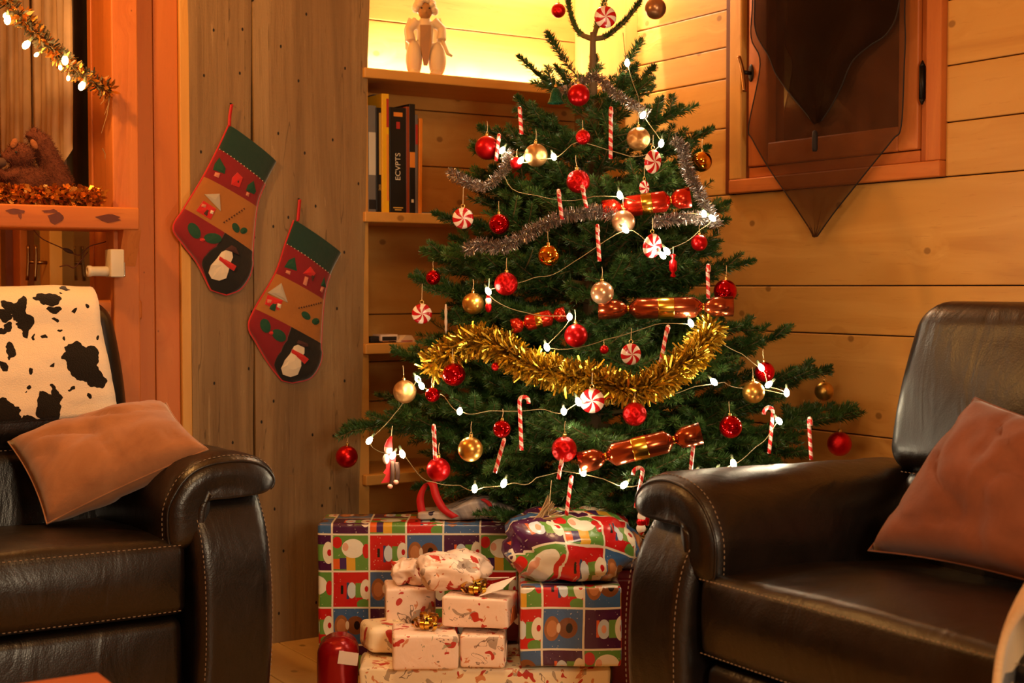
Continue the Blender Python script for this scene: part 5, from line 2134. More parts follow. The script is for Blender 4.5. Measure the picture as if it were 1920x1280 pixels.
def velvet(name, c):
    t = NT(name)
    v = t.coord()
    f = t.noise(v, 16, 3)
    t.p(color=t.mix(t.math('MULTIPLY', f, 0.6), c, tuple(x * 0.55 for x in c[:3]) + (1,)), rough=0.75, sheen=0.6, spec=0.2)
    t.bump(t.noise(v, 40, 4), 0.3, 0.006)
    return t.m


M['v_green'] = velvet('dark_green_velvet', rgb(12, 54, 46))
M['v_red'] = velvet('dark_red_velvet', rgb(132, 14, 28))
M['v_gold'] = velvet('mustard_velvet', rgb(168, 104, 42))
M['v_black'] = velvet('black_velvet', rgb(16, 15, 17))
M['v_piping'] = velvet('bright_red_piping', rgb(206, 34, 34))
M['f_white'] = plain('cream_felt', rgb(232, 214, 186), 0.9)
M['f_grey'] = plain('silver_roof_felt', rgb(176, 164, 146), 0.8)
M['f_green'] = plain('green_felt', rgb(22, 72, 50), 0.9)
M['f_brown'] = plain('brown_felt', rgb(74, 42, 36), 0.9)
M['f_pink'] = plain('pink_felt', rgb(206, 130, 104), 0.9)


def stocking(rows, split, deco, loop, label):
    Y = -0.030
    L = [onY(*zs(*a), Y) for a, b in rows]
    R_ = [onY(*zs(*b), Y) for a, b in rows]
    org = onY(*zs(*rows[0][0]), Y)
    N = 6
    Ls, Rs = smooth_path(L, N), smooth_path(R_, N)
    m = 24

    def surf(i, t):
        p = Ls[i].lerp(Rs[i], t)
        e = 4 * t * (1 - t)
        end = min(1.0, (len(Ls) - 1 - i) / 10.0 + 0.15)
        q = 0.020 * (max(0, e) ** 0.5) * min(1, (Rs[i] - Ls[i]).length / 0.08) * end
        q += 0.004 * mnoise.noise(Vector((p.x * 12, p.z * 12, 2.0))) * e
        return p + Vector((0, -q, 0)) - org
    root = empty('christmas_stocking', org)

    def panel(name, i0, i1, tl, tr, mat):
        vs, fs = [], []
        for i in range(i0, i1 + 1):
            a, b = tl(i), tr(i)
            for k in range(m + 1):
                vs.append(surf(i, a + (b - a) * k / m))
        for i in range(i1 - i0):
            for k in range(m):
                q = i * (m + 1) + k
                fs.append((q, q + 1, q + m + 2, q + m + 1))
        # back sheet so that the panel has a body
        K = len(vs)
        for i in range(i0, i1 + 1):
            for t in (tl(i), tr(i)):
                p = Ls[i].lerp(Rs[i], t) - org
                vs.append(Vector((p.x, -Y - 0.026, p.z)))
        for i in range(i1 - i0):
            q = K + 2 * i
            fs.append((q, q + 2, q + 3, q + 1))
            a = i * (m + 1)
            fs.append((a, a + m + 1, q + 2, q))
            fs.append((a + m, q + 1, q + 3, a + 2 * m + 1))
        return mk(name, vs, fs, mat, root, True)
    z0 = lambda i: 0.0
    z1 = lambda i: 1.0

    def sp(i):
        f = (i - 3 * N) / N
        j = int(min(max(f, 0), len(split) - 1.001))
        return split[j] + (split[j + 1] - split[j]) * (f - j) if j + 1 < len(split) else split[-1]
    e = len(Ls) - 1
    panel('cuff', 0, N, z0, z1, M['v_green'])
    panel('red_panel', N, 2 * N, z0, z1, M['v_red'])
    panel('mustard_panel', 2 * N, 3 * N, z0, z1, M['v_gold'])
    panel('heel_panel', 3 * N, e, z0, sp, M['v_red'])
    panel('toe_panel', 3 * N, e, sp, z1, M['v_black'])
    # piping round the leg and foot
    pip = [p - org + Vector((0, 0.002, 0)) for p in Ls] + [p - org + Vector((0, 0.002, 0)) for p in Rs[::-1]]
    MB().tube(pip[:-N], 0.0032, 8).build('piping', M['v_piping'], root, True)
    for i in range(15):
        p = surf(N, 0.02 + 0.96 * i / 14)
        MB().ell(p + Vector((0, -0.001, 0)), 0.0016, 0.0016, 0.0016, 8, 5).build('bead', M['f_white'], root, True)

    def onsurf(zx, zy):
        """nearest point of the puffed front to a traced point"""
        p = onY(*zs(zx, zy), Y) - org
        best, bd = None, 9
        for i in range(0, len(Ls)):
            for k in range(0, 25):
                s_ = surf(i, k / 24)
                d_ = (s_.x - p.x) ** 2 + (s_.z - p.z) ** 2
                if d_ < bd:
                    best, bd = s_, d_
        return Vector((p.x, best.y, p.z))

    def patch(name, poly, mat, lift=0.0015):
        pts = [onsurf(*p) for p in poly]
        y = min(p.y for p in pts)
        c = sum(pts, Vector()) / len(pts)
        yc = onsurf(sum(p[0] for p in poly) / len(poly), sum(p[1] for p in poly) / len(poly)).y
        vs = [Vector((p.x, p.y - lift, p.z)) for p in pts] + [Vector((c.x, min(yc, c.y) - lift - 0.0025, c.z))] + [Vector((p.x, p.y + 0.001, p.z)) for p in pts]
        n = len(pts)
        mx, my = sum(p[0] for p in poly) / n, sum(p[1] for p in poly) / n
        ring = [onsurf(mx + (p[0] - mx) * 0.55, my + (p[1] - my) * 0.55) for p in poly]
        vs += [Vector((p.x, min(p.y, pts[i].y) - lift - 0.001, p.z)) for i, p in enumerate(ring)]
        k = 2 * n + 1
        fs = [(k + i, k + (i + 1) % n, n) for i in range(n)] + [(i, (i + 1) % n, k + (i + 1) % n, k + i) for i in range(n)]
        fs += [(i, n + 1 + i, n + 1 + (i + 1) % n, (i + 1) % n) for i in range(n)]
        mk(name, vs, fs, mat, root)

    def oval(cx, cy, rx, ry, ang, n=14):
        ca, sa = math.cos(math.radians(ang)), math.sin(math.radians(ang))
        return [(cx + rx * math.cos(t) * ca - ry * math.sin(t) * sa, cy + rx * math.cos(t) * sa + ry * math.sin(t) * ca) for t in [2 * math.pi * i / n for i in range(n)]]
    deco(patch, oval)
    # hanging loop of red ribbon
    lp = [onY(*zs(*p), Y - 0.004) - org for p in loop]
    strip([lp[0], lp[1], lp[2]], 0.010, (1, 0, 0.15), root, 'hanging_loop', M['ribbon_red'])
    MB().tube([lp[2] + Vector((0, 0.004, 0.002)), lp[2] + Vector((0, 0.012, 0.003))], 0.002, 8).build('nail', M['iron'], root)
    tag(root, label, 'stocking')


def deco1(patch, oval):
    patch('tree_patch', [(240, 300), (262, 345), (258, 368), (214, 350), (222, 325)], M['f_green'])
    patch('trunk_patch', [(222, 360), (240, 366), (234, 384), (216, 376)], M['f_pink'])
    patch('house_patch', [(310, 362), (332, 384), (318, 424), (284, 412), (288, 384)], M['v_piping'])
    patch('window_patch', [(306, 385), (322, 392), (316, 414), (300, 408)], M['f_brown'])
    patch('tree_patch', [(378, 396), (390, 440), (382, 452), (346, 436), (354, 414)], M['f_green'])
    patch('trunk_patch', [(350, 442), (362, 447), (358, 462), (346, 456)], M['f_pink'])
    patch('cottage_wall', [(172, 478), (222, 512), (200, 556), (142, 520)], M['v_piping'])
    patch('cottage_roof', [(176, 452), (236, 450), (240, 522)], M['f_grey'], 0.003)
    patch('cottage_door', [(184, 508), (196, 516), (184, 542), (172, 532)], M['f_brown'], 0.003)
    patch('cottage_window', [(166, 490), (182, 496), (178, 508), (162, 502)], M['f_pink'], 0.003)
    patch('cottage_window', [(200, 516), (212, 522), (208, 534), (196, 530)], M['f_white'], 0.003)
    patch('leaf_patch', oval(304, 590, 22, 14, 60), M['f_green'])
    patch('leaf_patch', oval(338, 602, 16, 13, -20), M['f_green'])
    patch('leaf_patch', oval(134, 602, 36, 22, 60), M['f_green'])
    patch('leaf_patch', oval(208, 634, 36, 22, 5), M['f_green'])
    patch('berry_patch', oval(166, 640, 10, 7, 0), M['v_piping'])
    patch('snowman_patch', [(244, 690), (262, 682), (288, 690), (292, 712), (282, 736), (274, 770), (266, 798), (240, 808), (210, 800), (196, 776), (202, 744), (226, 716)], M['f_white'])
    patch('scarf_patch', [(236, 708), (284, 734), (306, 748), (296, 768), (272, 754), (232, 722)], M['v_piping'], 0.0035)
    patch('hat_patch', [(258, 680), (286, 662), (304, 672), (318, 702), (290, 690)], M['f_brown'], 0.003)
    for i in range(9):
        patch('thread_stitch', [(250 + i * 10.5, 568 - i * 7.0), (256 + i * 10.5, 563 - i * 7.0), (258 + i * 10.5, 572 - i * 7.0)], M['f_brown'])


def deco2(patch, oval):
    patch('tree_patch', [(548, 712), (556, 768), (508, 752), (526, 722)], M['f_green'])
    patch('trunk_patch', [(516, 764), (532, 770), (528, 784), (512, 776)], M['f_pink'])
    patch('house_patch', [(610, 750), (632, 778), (622, 792), (580, 778)], M['v_piping'])
    patch('trunk_patch', [(588, 790), (602, 796), (594, 830), (580, 822)], M['f_pink'])
    patch('tree_patch', [(612, 780), (630, 788), (620, 812)], M['f_brown'])
    patch('tree_patch', [(672, 792), (682, 836), (656, 828)], M['f_green'])
    patch('trunk_patch', [(660, 832), (672, 836), (664, 858), (654, 850)], M['f_pink'])
    patch('cottage_wall', [(440, 866), (498, 890), (480, 930), (428, 906)], M['v_piping'])
    patch('cottage_roof', [(440, 858), (494, 818), (516, 898)], M['f_grey'], 0.003)
    patch('cottage_door', [(456, 896), (474, 902), (464, 934), (444, 924)], M['f_green'], 0.003)
    patch('cottage_window', [(438, 884), (454, 888), (450, 902), (436, 898)], M['f_pink'], 0.003)
    patch('cottage_window', [(474, 900), (490, 906), (486, 922), (472, 916)], M['f_white'], 0.003)
    patch('leaf_patch', oval(594, 952, 22, 14, 40), M['f_green'])
    patch('leaf_patch', oval(636, 976, 17, 14, 0), M['f_green'])
    patch('leaf_patch', oval(428, 994, 30, 20, 75), M['f_green'])
    patch('leaf_patch', oval(482, 1034, 32, 22, 40), M['f_green'])
    patch('berry_patch', oval(452, 1024, 9, 7, 0), M['v_piping'])
    patch('snowman_patch', [(544, 1078), (560, 1072), (588, 1084), (588, 1108), (574, 1124), (574, 1160), (562, 1196), (534, 1206), (504, 1196), (494, 1170), (506, 1136), (528, 1110)], M['f_white'])
    patch('scarf_patch', [(536, 1090), (580, 1112), (606, 1132), (588, 1152), (568, 1132), (532, 1104)], M['v_piping'], 0.0035)
    patch('hat_patch', [(554, 1066), (562, 1052), (602, 1068), (604, 1080), (584, 1080)], M['f_brown'], 0.003)
    for i in range(10):
        patch('thread_stitch', [(560 + i * 10.5, 922 - i * 2.4), (566 + i * 10.5, 916 - i * 2.4), (568 + i * 10.5, 925 - i * 2.4)], M['f_brown'])


stocking([((285, 165), (482, 318)), ((240, 262), (435, 408)), ((180, 378), (402, 505)), ((100, 510), (384, 690)), ((56, 590), (384, 745)), ((100, 662), (366, 800)), ((155, 735), (330, 845)), ((210, 845), (275, 867))],
         [0.55, 0.50, 0.30, 0.08, 0.0], deco1, [(287, 170), (289, 125), (297, 78)], 'upper left Christmas stocking with a snowman on its black toe')
stocking([((555, 558), (750, 695)), ((520, 655), (705, 785)), ((478, 778), (680, 890)), ((393, 925), (668, 1070)), ((368, 1000), (672, 1110)), ((400, 1065), (658, 1165)), ((450, 1150), (620, 1212)), ((505, 1220), (550, 1230))],
         [0.50, 0.48, 0.35, 0.10, 0.0], deco2, [(570, 562), (574, 520), (578, 472)], 'lower right Christmas stocking nearer the tree, snowman on its black toe')

# ================================================================== ON THE SHELVES
# ---- books on the second shelf
S2 = 1.319


def book(px0, px1, ytop, mat, label, depth=0.19, Y=0.0, tilt=0.0, pages=True):
    a, b = onY(px0, 390, Y), onY(px1, 390, Y)
    zt = onY((px0 + px1) / 2, ytop, Y).z
    h = zt - S2
    w = b.x - a.x - 0.0008
    root = empty('book', ((a.x + b.x) / 2, Y, S2 + 0.0005))
    root.rotation_euler = (0, tilt, 0)
    c = 0.0022
    rbox('spine', -w / 2, w / 2, 0, c, 0, h, 0.0008, mat, root)
    rbox('cover', -w / 2, -w / 2 + c, c, depth, 0, h, 0.0006, mat, root)
    rbox('cover', w / 2 - c, w / 2, c, depth, 0, h, 0.0006, mat, root)
    rbox('pages', -w / 2 + c, w / 2 - c, c, depth - 0.004, 0.003, h - 0.004, 0.0005, M['paper'], root)
    tag(root, label, 'book', 'books on the second shelf')
    return root, w, h


def cov(name, c, rough=0.4):
    return plain(name, c, rough)


M['paper'] = plain('book_pages', rgb(226, 206, 170), 0.9)
M['gold_print'] = plain('gold_print', rgb(206, 172, 84), 0.5)
M['white_print'] = plain('white_print', rgb(224, 216, 196), 0.6)
M['orange_print'] = plain('orange_print', rgb(226, 140, 44), 0.6)
M['red_printc'] = plain('red_print', rgb(176, 40, 30), 0.6)
M['black_print'] = plain('black_print', rgb(30, 24, 20), 0.6)


def letters(root, body, size, x, z, mat, rot=math.pi / 2):
    me = text_mesh(body, size, 0.0002)
    me.materials.append(mat)
    o = link('lettering', me, root)
    # upright letters turned to read from the bottom up, facing the room
    o.matrix_local = Matrix.Translation((x, -0.0006, z)) @ Matrix.Rotation(math.pi / 2, 4, 'X') @ Matrix.Rotation(rot, 4, 'Z')
    return o


def spot(root, x0, x1, z0, z1, mat, name='print'):
    return MB().box(x0, x1, -0.0006, 0.0002, z0, z1).build(name, mat, root)


b, w, h = book(691, 706, 198, cov('grey_photo_cover', rgb(126, 122, 118)), 'tall grey photo book leftmost on the shelf', 0.20, 0.012)
spot(b, -w / 2 + 0.001, w / 2 - 0.001, h * 0.35, h * 0.75, M['white_print'])
spot(b, -w / 2 + 0.001, w / 2 - 0.001, 0.01, h * 0.12, M['black_print'])
b, w, h = book(706, 717, 202, cov('black_cover', rgb(24, 20, 18)), 'slim black book with a gold stripe, second from the left', 0.20, 0.006)
spot(b, -w * 0.05, w * 0.3, h * 0.36, h * 0.95, M['gold_print'])
letters(b, 'jazz', 0.013, 0.0, h * 0.24, M['gold_print'])
b, w, h = book(700, 715, 178, cov('navy_cover', rgb(24, 44, 96)), 'navy blue book standing behind the slim black one', 0.06, 0.222)
b, w, h = book(717, 730, 176, cov('yellow_cover', rgb(236, 184, 30)), 'tall bright yellow book', 0.21, -0.002)
spot(b, w * 0.12, w * 0.46, h * 0.72, h * 0.96, M['red_printc'])
spot(b, w * 0.14, w * 0.44, h * 0.10, h * 0.66, M['orange_print'])
b, w, h = book(731, 762, 202, cov('thick_black_cover', rgb(28, 24, 20)), 'thick black book with silver capital letters on its spine', 0.20, 0.002)
letters(b, 'ECVPTS', 0.026, 0.0, h * 0.44, M['white_print'])
spot(b, -w * 0.26, w * 0.28, h * 0.915, h * 0.955, M['orange_print'])
spot(b, -w * 0.10, w * 0.12, h * 0.80, h * 0.865, M['red_printc'])
spot(b, -w * 0.3, w * 0.3, h * 0.045, h * 0.055, M['gold_print'])
spot(b, -w * 0.2, w * 0.2, h * 0.025, h * 0.035, M['gold_print'])
b, w, h = book(762, 768, 200, cov('brown_cover', rgb(150, 66, 30)), 'thin rust brown book right of the thick black one', 0.22, 0.004)
b, w, h = book(768, 779, 195, cov('black_orange_cover', rgb(30, 26, 24)), 'black book with an orange band on its spine', 0.21, 0.004)
spot(b, -w * 0.45, w * 0.45, h * 0.42, h * 0.56, M['orange_print'])
spot(b, -w * 0.2, w * 0.2, h * 0.10, h * 0.13, M['white_print'])
b, w, h = book(779, 784, 215, cov('grey_red_cover', rgb(112, 104, 104)), 'thin grey and red book near the right end of the row', 0.18, 0.004)
spot(b, -w * 0.45, w * 0.45, h * 0.70, h * 0.90, M['red_printc'])
b, w, h = book(785, 791, 222, cov('orange_cover', rgb(222, 132, 34)), 'thin orange book at the right end of the row', 0.18, 0.0, 0.012)
# small dark tray lying right of the books
fp = onY(805, 396, 0.02)
o = empty('dark_booklet', (fp.x, 0.02, S2))
rbox('cover', -0.035, 0.035, 0, 0.10, 0.0005, 0.0025, 0.0006, M['black_print'], o)
rbox('pages', -0.034, 0.033, 0.001, 0.098, 0.0025, 0.0055, 0.0006, M['paper'], o)
rbox('cover', -0.035, 0.035, 0, 0.10, 0.0055, 0.0075, 0.0006, M['black_print'], o)
tag(o, 'dark booklet lying flat right of the row of books', 'booklet')

# ---- round copper pan and basket behind the branches on the second shelf
cp = onY(985, 350, 0.17)
o = empty('copper_pan', (cp.x, 0.17, S2))
Mx = Matrix.Translation((0, 0, 0.100)) @ Matrix.Rotation(math.radians(82), 4, 'X')
MB().lathe([(0.005, 0.0), (0.085, 0.0), (0.096, 0.012), (0.099, 0.03), (0.095, 0.03), (0.088, 0.012), (0.005, 0.010)], 32, Mx).build('pan', metalpaint('old_copper', rgb(176, 92, 46), 0.35, 0.9), o, True)
MB().tube([Mx @ Vector((-0.095, 0, 0.02)), Mx @ Vector((-0.15, 0, 0.03))], 0.006, 8).build('handle', M['brass'], o, True)
tag(o, 'round copper pan leaning behind the branches on the second shelf', 'pan')
cp = onY(1045, 372, 0.12)
o = empty('dark_bowl', (cp.x, 0.12, S2))
MB().lathe([(0.03, 0.001), (0.055, 0.01), (0.078, 0.05), (0.082, 0.085), (0.078, 0.085), (0.072, 0.05), (0.04, 0.014)], 28).build('bowl', plain('dark_wood_bowl', rgb(92, 52, 26), 0.5), o, True)
tag(o, 'dark wooden bowl half hidden by branches on the second shelf', 'bowl')

# ---- small things on the third shelf
S3 = 0.906
a = onY(733, 632, 0.01)
o = empty('white_box', (a.x, 0.02, S3))
rbox('shell', -0.032, 0.032, 0.0, 0.06, 0.004, 0.026, 0.004, M['white_card'], o, 2)
rbox('screen', -0.026, 0.026, -0.001, 0.004, 0.006, 0.019, 0.001, M['black_print'], o)
for fx in (-0.026, 0.026):
    rbox('foot', fx - 0.004, fx + 0.004, 0.004, 0.05, 0.0, 0.005, 0.001, M['black_print'], o)
tag(o, 'small white clock radio with a dark front on the third shelf', 'radio')
a = onY(763, 634, 0.0)
o = empty('white_packet', (a.x, 0.0, S3))
MB().prism([(-0.028, 0, 0.0005), (0.03, 0, 0.0005), (0.032, 0, 0.004), (0.018, 0, 0.022), (-0.004, 0, 0.022)], (0, 0.05, 0)).build('packet', M['white_card'], o)
MB().box(-0.020, 0.020, -0.0008, 0.0, 0.003, 0.006).build('print', M['red_printc'], o)
tag(o, 'slanted white packet beside the clock radio on the third shelf', 'packet')
a = onY(702, 634, 0.03)
o = empty('dark_case', (a.x, 0.03, S3))
rbox('case', -0.014, 0.022, 0, 0.05, 0.0005, 0.020, 0.003, M['black_print'], o, 2)
rbox('lid_line', -0.0142, 0.0222, -0.0004, 0.0504, 0.012, 0.013, 0.0003, M['brass'], o)
tag(o, 'little dark case at the left end of the third shelf', 'case')

# ---- pale angel figure on the top shelf
S1 = 1.766
ap = onY(800, 120, 0.035)
an = empty('angel_figure', (ap.x, 0.045, S1), -0.45)
M['plaster'] = plain('cream_plaster', rgb(222, 198, 158), 0.6)
M['plaster_face'] = plain('shaded_plaster', rgb(164, 118, 66), 0.6)  # browner plaster, shade of the unlit front put into the colour
u = 4.55 / F_PX * 1.26


def remesh(mb, name, mat, parent, voxel):
    me = bpy.data.meshes.new(name)
    me.from_pydata([tuple(v) for v in mb.v], [], mb.f)
    ob = bpy.data.objects.new(name, me)
    COL.objects.link(ob)
    md = ob.modifiers.new('r', 'REMESH')
    md.mode = 'VOXEL'
    md.voxel_size = voxel
    s = ob.modifiers.new('s', 'SMOOTH')
    s.iterations = 3
    dg = bpy.context.evaluated_depsgraph_get()
    out = bpy.data.meshes.new_from_object(ob.evaluated_get(dg))
    bpy.data.objects.remove(ob)
    out.materials.clear()
    out.materials.append(mat)
    out.polygons.foreach_set('use_smooth', [True] * len(out.polygons))
    out.name = name
    return link(name, out, parent)


mb = MB()
mb.ell((0, 0, 62 * u), 13 * u, 12 * u, 32 * u)           # torso
mb.ell((-17 * u, -3 * u, 26 * u), 13 * u, 13 * u, 28 * u)  # left knee drapery
mb.ell((18 * u, -3 * u, 25 * u), 14 * u, 13 * u, 27 * u)
mb.tube([(-12 * u, -2 * u, 84 * u), (-24 * u, -3 * u, 70 * u), (-22 * u, -8 * u, 52 * u)], [8 * u, 7 * u, 8 * u], 10)
mb.tube([(12 * u, -2 * u, 84 * u), (25 * u, -3 * u, 72 * u), (24 * u, -8 * u, 54 * u)], [8 * u, 7 * u, 8 * u], 10)
mb.ell((-16 * u, -8 * u, 4 * u), 9 * u, 12 * u, 5 * u)
mb.ell((15 * u, -8 * u, 4 * u), 9 * u, 12 * u, 5 * u)
remesh(mb, 'robed_body', M['plaster'], an, 0.0035)
MB().prism([(-8 * u, -13 * u, 76 * u), (8 * u, -13 * u, 76 * u), (9 * u, -14 * u, 48 * u), (3 * u, -13 * u, 16 * u), (-3 * u, -13 * u, 16 * u), (-8 * u, -14 * u, 48 * u)], (0, 6 * u, 0)).build('shaded_front', M['plaster_face'], an)  # brown front of the backlit torso, its shade painted on
mb = MB()
mb.ell((0, -3 * u, 98 * u), 11 * u, 11 * u, 13 * u)
mb.ell((0, -13 * u, 96 * u), 2 * u, 3 * u, 3 * u)
mb.tube([(0, 0, 80 * u), (0, -1 * u, 92 * u)], 5 * u, 10)
remesh(mb, 'head', M['plaster_face'], an, 0.0025)
hr = MB()
for i in range(60):
    r = random.Random(i)
    a = r.uniform(0, 2 * math.pi)
    e = r.uniform(-0.2, 1.4)
    c = Vector((15 * math.cos(a) * math.cos(e), 13 * math.sin(a) * math.cos(e) + 1, 100 + 17 * math.sin(e))) * u
    if c.y < -7 * u and c.z < 106 * u:
        continue
    hr.ell(c, 5.5 * u, 5.5 * u, 5 * u, 8, 6)
hr.build('curly_hair', M['plaster'], an, True)
for s_ in (-1, 1):
    wv = [(s_ * 8 * u, 12 * u, 84 * u), (s_ * 24 * u, 16 * u, 92 * u), (s_ * 31 * u, 17 * u, 74 * u), (s_ * 29 * u, 16 * u, 44 * u), (s_ * 20 * u, 15 * u, 26 * u), (s_ * 14 * u, 13 * u, 50 * u)]
    MB().prism(wv, (0, 4 * u, 0)).build('wing', M['plaster'], an)
    MB().ell((s_ * 6 * u, -13.5 * u + 1 * u, 101 * u), 1.4 * u, 1.2 * u, 1.4 * u, 8, 6).build('eye', M['black_print'], an, True)
MB().tube([(26 * u, -8 * u, 54 * u), (34 * u, -12 * u, 33 * u), (40 * u, -14 * u, 30 * u)], [3.2 * u, 3 * u, 2 * u], 8).build('scroll', M['plaster'], an, True)
tag(an, 'cream angel figure with curly hair on the brightly lit top shelf', 'figurine')

# ================================================================== LEDGE ON THE LEFT
le = onY(262, 410, -0.12)
LZ0, LZ1 = 1.242, 1.304
ledge = empty('wooden_ledge', (-2.4, -0.02, LZ0))
o = rbox('beam', le.x - 1.9 + 2.4, le.x + 2.4, -0.10, 0.10, 0, LZ1 - LZ0, 0.006, M['red_x'], ledge, 2)
MB().prism([(-1.868 + 2.4, -0.036, 0), (-1.868 + 2.4, -0.092, 0), (-1.868 + 2.4, -0.036, -0.10)], (0.05, 0, 0)).build('bracket', M['red_z'], ledge)
r_ = random.Random(4)
for (px, py, w_, h_) in ((30, 392, 40, 9), (105, 404, 26, 22), (205, 405, 44, 16), (38, 400, 6, 10), (95, 392, 30, 8)):
    # bark left on the sawn edge
    c = onY(px, py + 4, -0.121)
    poly = []
    for i in range(11):
        a = 2 * math.pi * i / 11
        poly.append((c.x + 2.4 + w_ / 2 * 0.00155 * math.cos(a) * r_.uniform(0.6, 1.2), -0.1015, c.z - LZ0 + h_ / 2 * 0.00155 * math.sin(a) * r_.uniform(0.6, 1.2)))
    poly = [(a, b, max(0.002, min(LZ1 - LZ0 - 0.002, c_))) for a, b, c_ in poly]
    MB().prism(poly, (0, 0.002, 0)).build('bark_patch', M['edge_dark'], ledge)
tag(ledge, 'thick wooden ledge with bark patches carrying the squirrel and tinsel', 'ledge')

# lower rail end with a peg hole behind the left chair
a, b = onY(186, 562, -0.02), onY(267, 600, -0.02)
rail = empty('wooden_rail', ((a.x + b.x) / 2, -0.012, b.z))
hw, hh = (b.x - a.x) / 2, a.z - b.z
rbox('rail', -hw - 0.5, hw, -0.014, 0.012, 0, hh, 0.010, M['red_x'], rail, 3)
MB().lathe([(0.001, 0.0), (0.013, 0.0), (0.014, 0.002), (0.001, 0.003)], 18, Matrix.Translation((hw - 0.026, -0.0135, hh * 0.52)) @ Matrix.Rotation(math.pi / 2, 4, 'X')).build('peg', M['edge_dark'], rail, True)
tag(rail, 'wooden rail end with a round peg behind the left armchair', 'rail')

# socket with adapter and round plug on the post
a = onY(226, 494, -0.06)
sk = empty('wall_socket', (a.x, -0.056, a.z))
q = 3.98 / F_PX
rbox('socket_plate', -3 * q, 9 * q, -0.006, 0.0, -25 * q, 27 * q, 0.002, M['chrome'], sk, 2)
rbox('adapter', -30 * q, -4 * q, -0.060, -0.006, -26 * q, 26 * q, 0.004, M['white_plastic'], sk, 2)
MB().lathe([(8 * q, 0), (9.5 * q, 4 * q), (9 * q, 30 * q), (10.5 * q, 33 * q), (10.5 * q, 39 * q), (5 * q, 40 * q), (4.5 * q, 36 * q)], 18, Matrix.Translation((-29 * q, -0.034, -15 * q)) @ Matrix.Rotation(-math.pi / 2, 4, 'Y')).build('plug', M['white_plastic'], sk, True)
tag(sk, 'white plug and adapter in a socket on the post under the ledge', 'socket')

# loose cable and clips under the ledge
cb_ = empty('thin_cable', onY(70, 432, 0.06))
pts = [onY(x, y, 0.06) - cb_.location for x, y in ((62, 430), (80, 448), (110, 462), (130, 472), (150, 478), (168, 462), (200, 452), (205, 440))]
MB().tube(smooth_path(pts, 5), 0.0016, 6).build('cable', M['edge_dark'], cb_, True)
pts = [onY(x, y, 0.06) - cb_.location for x, y in ((112, 500), (126, 497), (138, 502), (150, 490), (165, 472))]
MB().tube(smooth_path(pts, 5), 0.0016, 6).build('cable', M['edge_dark'], cb_, True)
c = onY(128, 470, 0.058) - cb_.location
MB().ell(c, 0.016, 0.004, 0.006, 10, 6, Matrix.Rotation(0.4, 3, 'Y')).build('leaf', M['felt_brown'], cb_, True)
tag(cb_, 'thin cable hanging in loops below the ledge', 'cable')

# ---- plush squirrel
sq = empty('plush_squirrel', (onY(60, 380, 0.01).x, 0.01, LZ1 + 0.0))
q = 4.05 / F_PX
B = lambda x, y, d=0.0: Vector(((x - 60) * q * 1.10, d, (388 - y) * q))
M['fur'] = plain('russet_plush', rgb(94, 42, 17), 0.95, bump=0.8, bscale=140)
M['fur_light'] = plain('tan_plush', rgb(140, 80, 40), 0.95, bump=0.8, bscale=140)
mb = MB()
mb.ell(B(48, 345), 46 * q, 0.036, 34 * q)
mb.ell(B(40, 295, -0.008), 26 * q, 0.030, 22 * q)
mb.ell(B(18, 300, -0.014), 12 * q, 0.018, 10 * q)
mb.tube([B(98, 372, 0.012), B(108, 345, 0.014), B(92, 305, 0.014), B(76, 270, 0.01), B(62, 254, 0.004), B(54, 262, 0.0)], [22 * q, 26 * q, 22 * q, 20 * q, 13 * q, 7 * q], 12)
mb.tube([B(35, 330, -0.02), B(12, 336, -0.032), B(2, 326, -0.032)], [11 * q, 9 * q, 8 * q], 10)
mb.ell(B(25, 376, -0.02), 26 * q, 0.028, 12 * q)
body = remesh(mb, 'body', M['fur'], sq, 0.0045)
MB().ell(B(60, 276, -0.030), 6 * q, 0.005, 10 * q, 10, 7, Matrix.Rotation(-0.5, 3, 'Y')).build('ear', M['fur_light'], sq, True)
MB().ell(B(28, 276, -0.030), 6 * q, 0.005, 10 * q, 10, 7, Matrix.Rotation(0.4, 3, 'Y')).build('ear', M['fur_light'], sq, True)
MB().ell(B(30, 292, -0.039), 2.4 * q, 0.003, 2.4 * q, 8, 6).build('eye', M['black_print'], sq, True)
MB().ell(B(6, 298, -0.024), 3 * q, 0.004, 2.6 * q, 8, 6).build('nose', M['black_print'], sq, True)
MB().ell(B(6, 312, -0.038), 10 * q, 0.014, 9 * q, 12, 8).build('acorn', M['felt_brown'], sq, True)
# fur tufts
me = body.data
nv = len(me.vertices)
co = np.empty(nv * 3, dtype=np.float32)
no = np.empty(nv * 3, dtype=np.float32)
me.vertices.foreach_get('co', co)
me.vertex_normals.foreach_get('vector', no)
co, no = co.reshape(-1, 3), no.reshape(-1, 3)
rs = np.random.RandomState(3)
idx = rs.randint(0, nv, 5200)
d = no[idx] + rs.normal(0, 0.35, (5200, 3)) + np.array([0.25, 0, -0.25])
d /= np.linalg.norm(d, axis=1)[:, None]
w = np.cross(d, rs.normal(0, 1, (5200, 3)))
w /= np.linalg.norm(w, axis=1)[:, None]
bs = co[idx]
ln = rs.uniform(0.006, 0.012, 5200)[:, None]
V = np.stack([bs + w * 0.0006, bs + d * ln * 0.6 + w * 0.0005, bs + d * ln, bs - w * 0.0006], 1).reshape(-1, 3)
np_quads('fur', V, M['fur'], body)
tag(sq, 'russet plush squirrel with a bushy tail sitting on the ledge', 'plush toy')

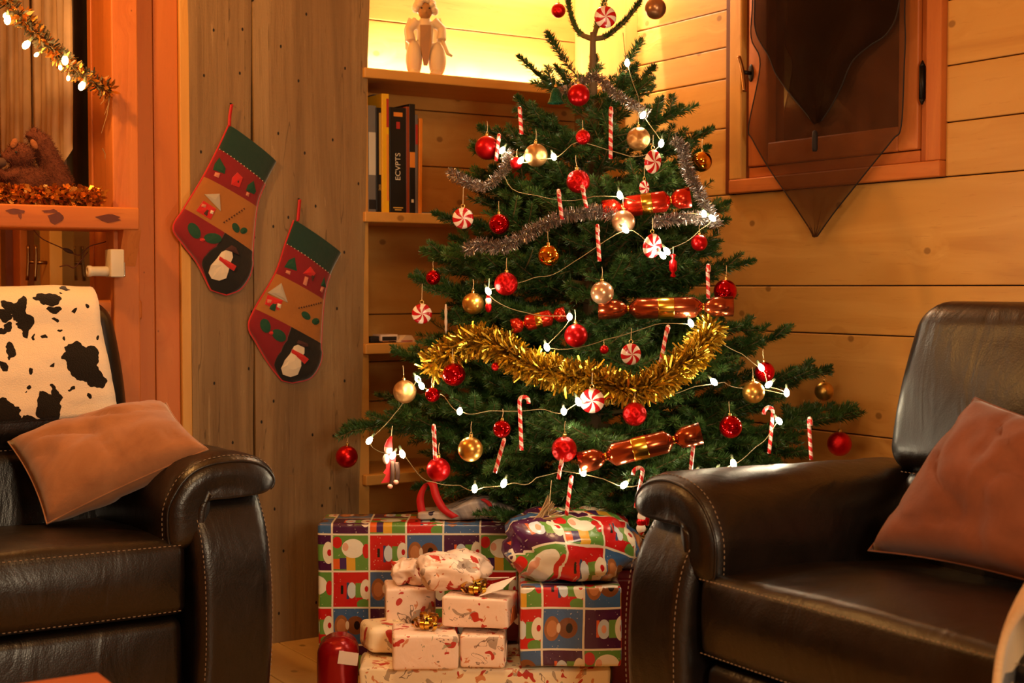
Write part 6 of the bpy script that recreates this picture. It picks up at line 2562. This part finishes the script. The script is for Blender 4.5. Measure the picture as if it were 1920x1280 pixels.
# ---- gold leaf tinsel on the ledge
M['leaf_gold'] = metalpaint('amber_leaf_foil', rgb(206, 136, 56), 0.28, 0.8)
tinsel('ledge_tinsel_garland', [0] * 4, 0.032, 1300, M['leaf_gold'], 'amber leaf tinsel lying along the ledge in front of the squirrel', 1.0, 0.014, 0.8,
       [Vector((onY(x, 370, -0.07).x, -0.07 + 0.01 * math.sin(x * 0.05), LZ1 + 0.026)) for x in (-60, -10, 30, 80, 130, 188)])

# ---- lit garland hanging from the upper left to the post
GY = -0.10
gp = [onY(x, y, GY) for x, y in ((-210, -190), (-120, -100), (-40, -40), (12, 0), (40, 30), (62, 58), (92, 84), (120, 112), (150, 138), (182, 158), (206, 170))]
M['garland_leaf'] = plain('dark_green_garland', rgb(62, 54, 30), 0.6)
gar = tinsel('lit_garland', [0] * 11, 0.032, 760, M['garland_leaf'], 'leafy garland with orange lights hanging from the upper left to the post', 1.0, 0.006, 0.6, gp)
V0 = gar.location
rs = random.Random(12)
lf = MB()
for i in range(340):
    s_ = rs.random() * 9.999
    p = gp[int(s_)].lerp(gp[int(s_) + 1], s_ % 1)
    d = Vector((rs.gauss(0, 1), rs.gauss(0, 0.6), rs.gauss(0, 1))).normalized()
    w = d.cross(Vector((rs.gauss(0, 1), rs.gauss(0, 1), rs.gauss(0, 1)))).normalized()
    L = rs.uniform(0.018, 0.034)
    a = p + d * 0.008 - V0
    lf.add([a, a + d * L * 0.5 + w * 0.006, a + d * L, a + d * L * 0.5 - w * 0.006], [(0, 1, 2, 3)])
lf.build('gold_leaves', M['leaf_gold'], gar)['kind'] = 'stuff'
obm = bulb_me.copy()
obm.materials.clear()
obm.materials.append(M['bulb_orange'])
for x, y in ((14, 36), (10, 28), (50, 83), (69, 102), (122, 112), (113, 126), (154, 160), (128, 146)):
    p = onY(x, y, GY - 0.02)
    o = link('bulb', obm, gar)
    o.location = p - V0
    o.scale = (1.25, 1.25, 1.25) if (x, y) in ((14, 36), (50, 83), (122, 112), (154, 160)) else (0.7, 0.7, 0.7)
    o.rotation_euler = (0.5, rs.uniform(-1, 1), 0)
    link('socket', sock_me, o)
    d = bpy.data.lights.new('garland_bulb_light', 'POINT')
    d.energy = 0.22
    d.color = (1.0, 0.50, 0.16)
    d.shadow_soft_size = 0.01
    lo = bpy.data.objects.new('garland_bulb_light', d)
    COL.objects.link(lo)
    lo.parent = gar
    lo.location = o.location + Vector((0, -0.015, 0))
# dry strands at the garland's end
for x0, y0, x1, y1 in ((205, 178, 196, 215), (206, 180, 190, 250), (196, 180, 188, 196), (192, 278, 197, 298)):
    a, b = onY(x0, y0, GY) - V0, onY(x1, y1, GY) - V0
    MB().tube([a, a.lerp(b, 0.5) + Vector((0.004, 0, 0)), b], [0.0014, 0.0012, 0.0006], 5).build('strand', M['straw'], gar)

for lb, names in SEEN.items():
    if len(names) > 1:
        print('DUPLICATE LABEL', lb, names)
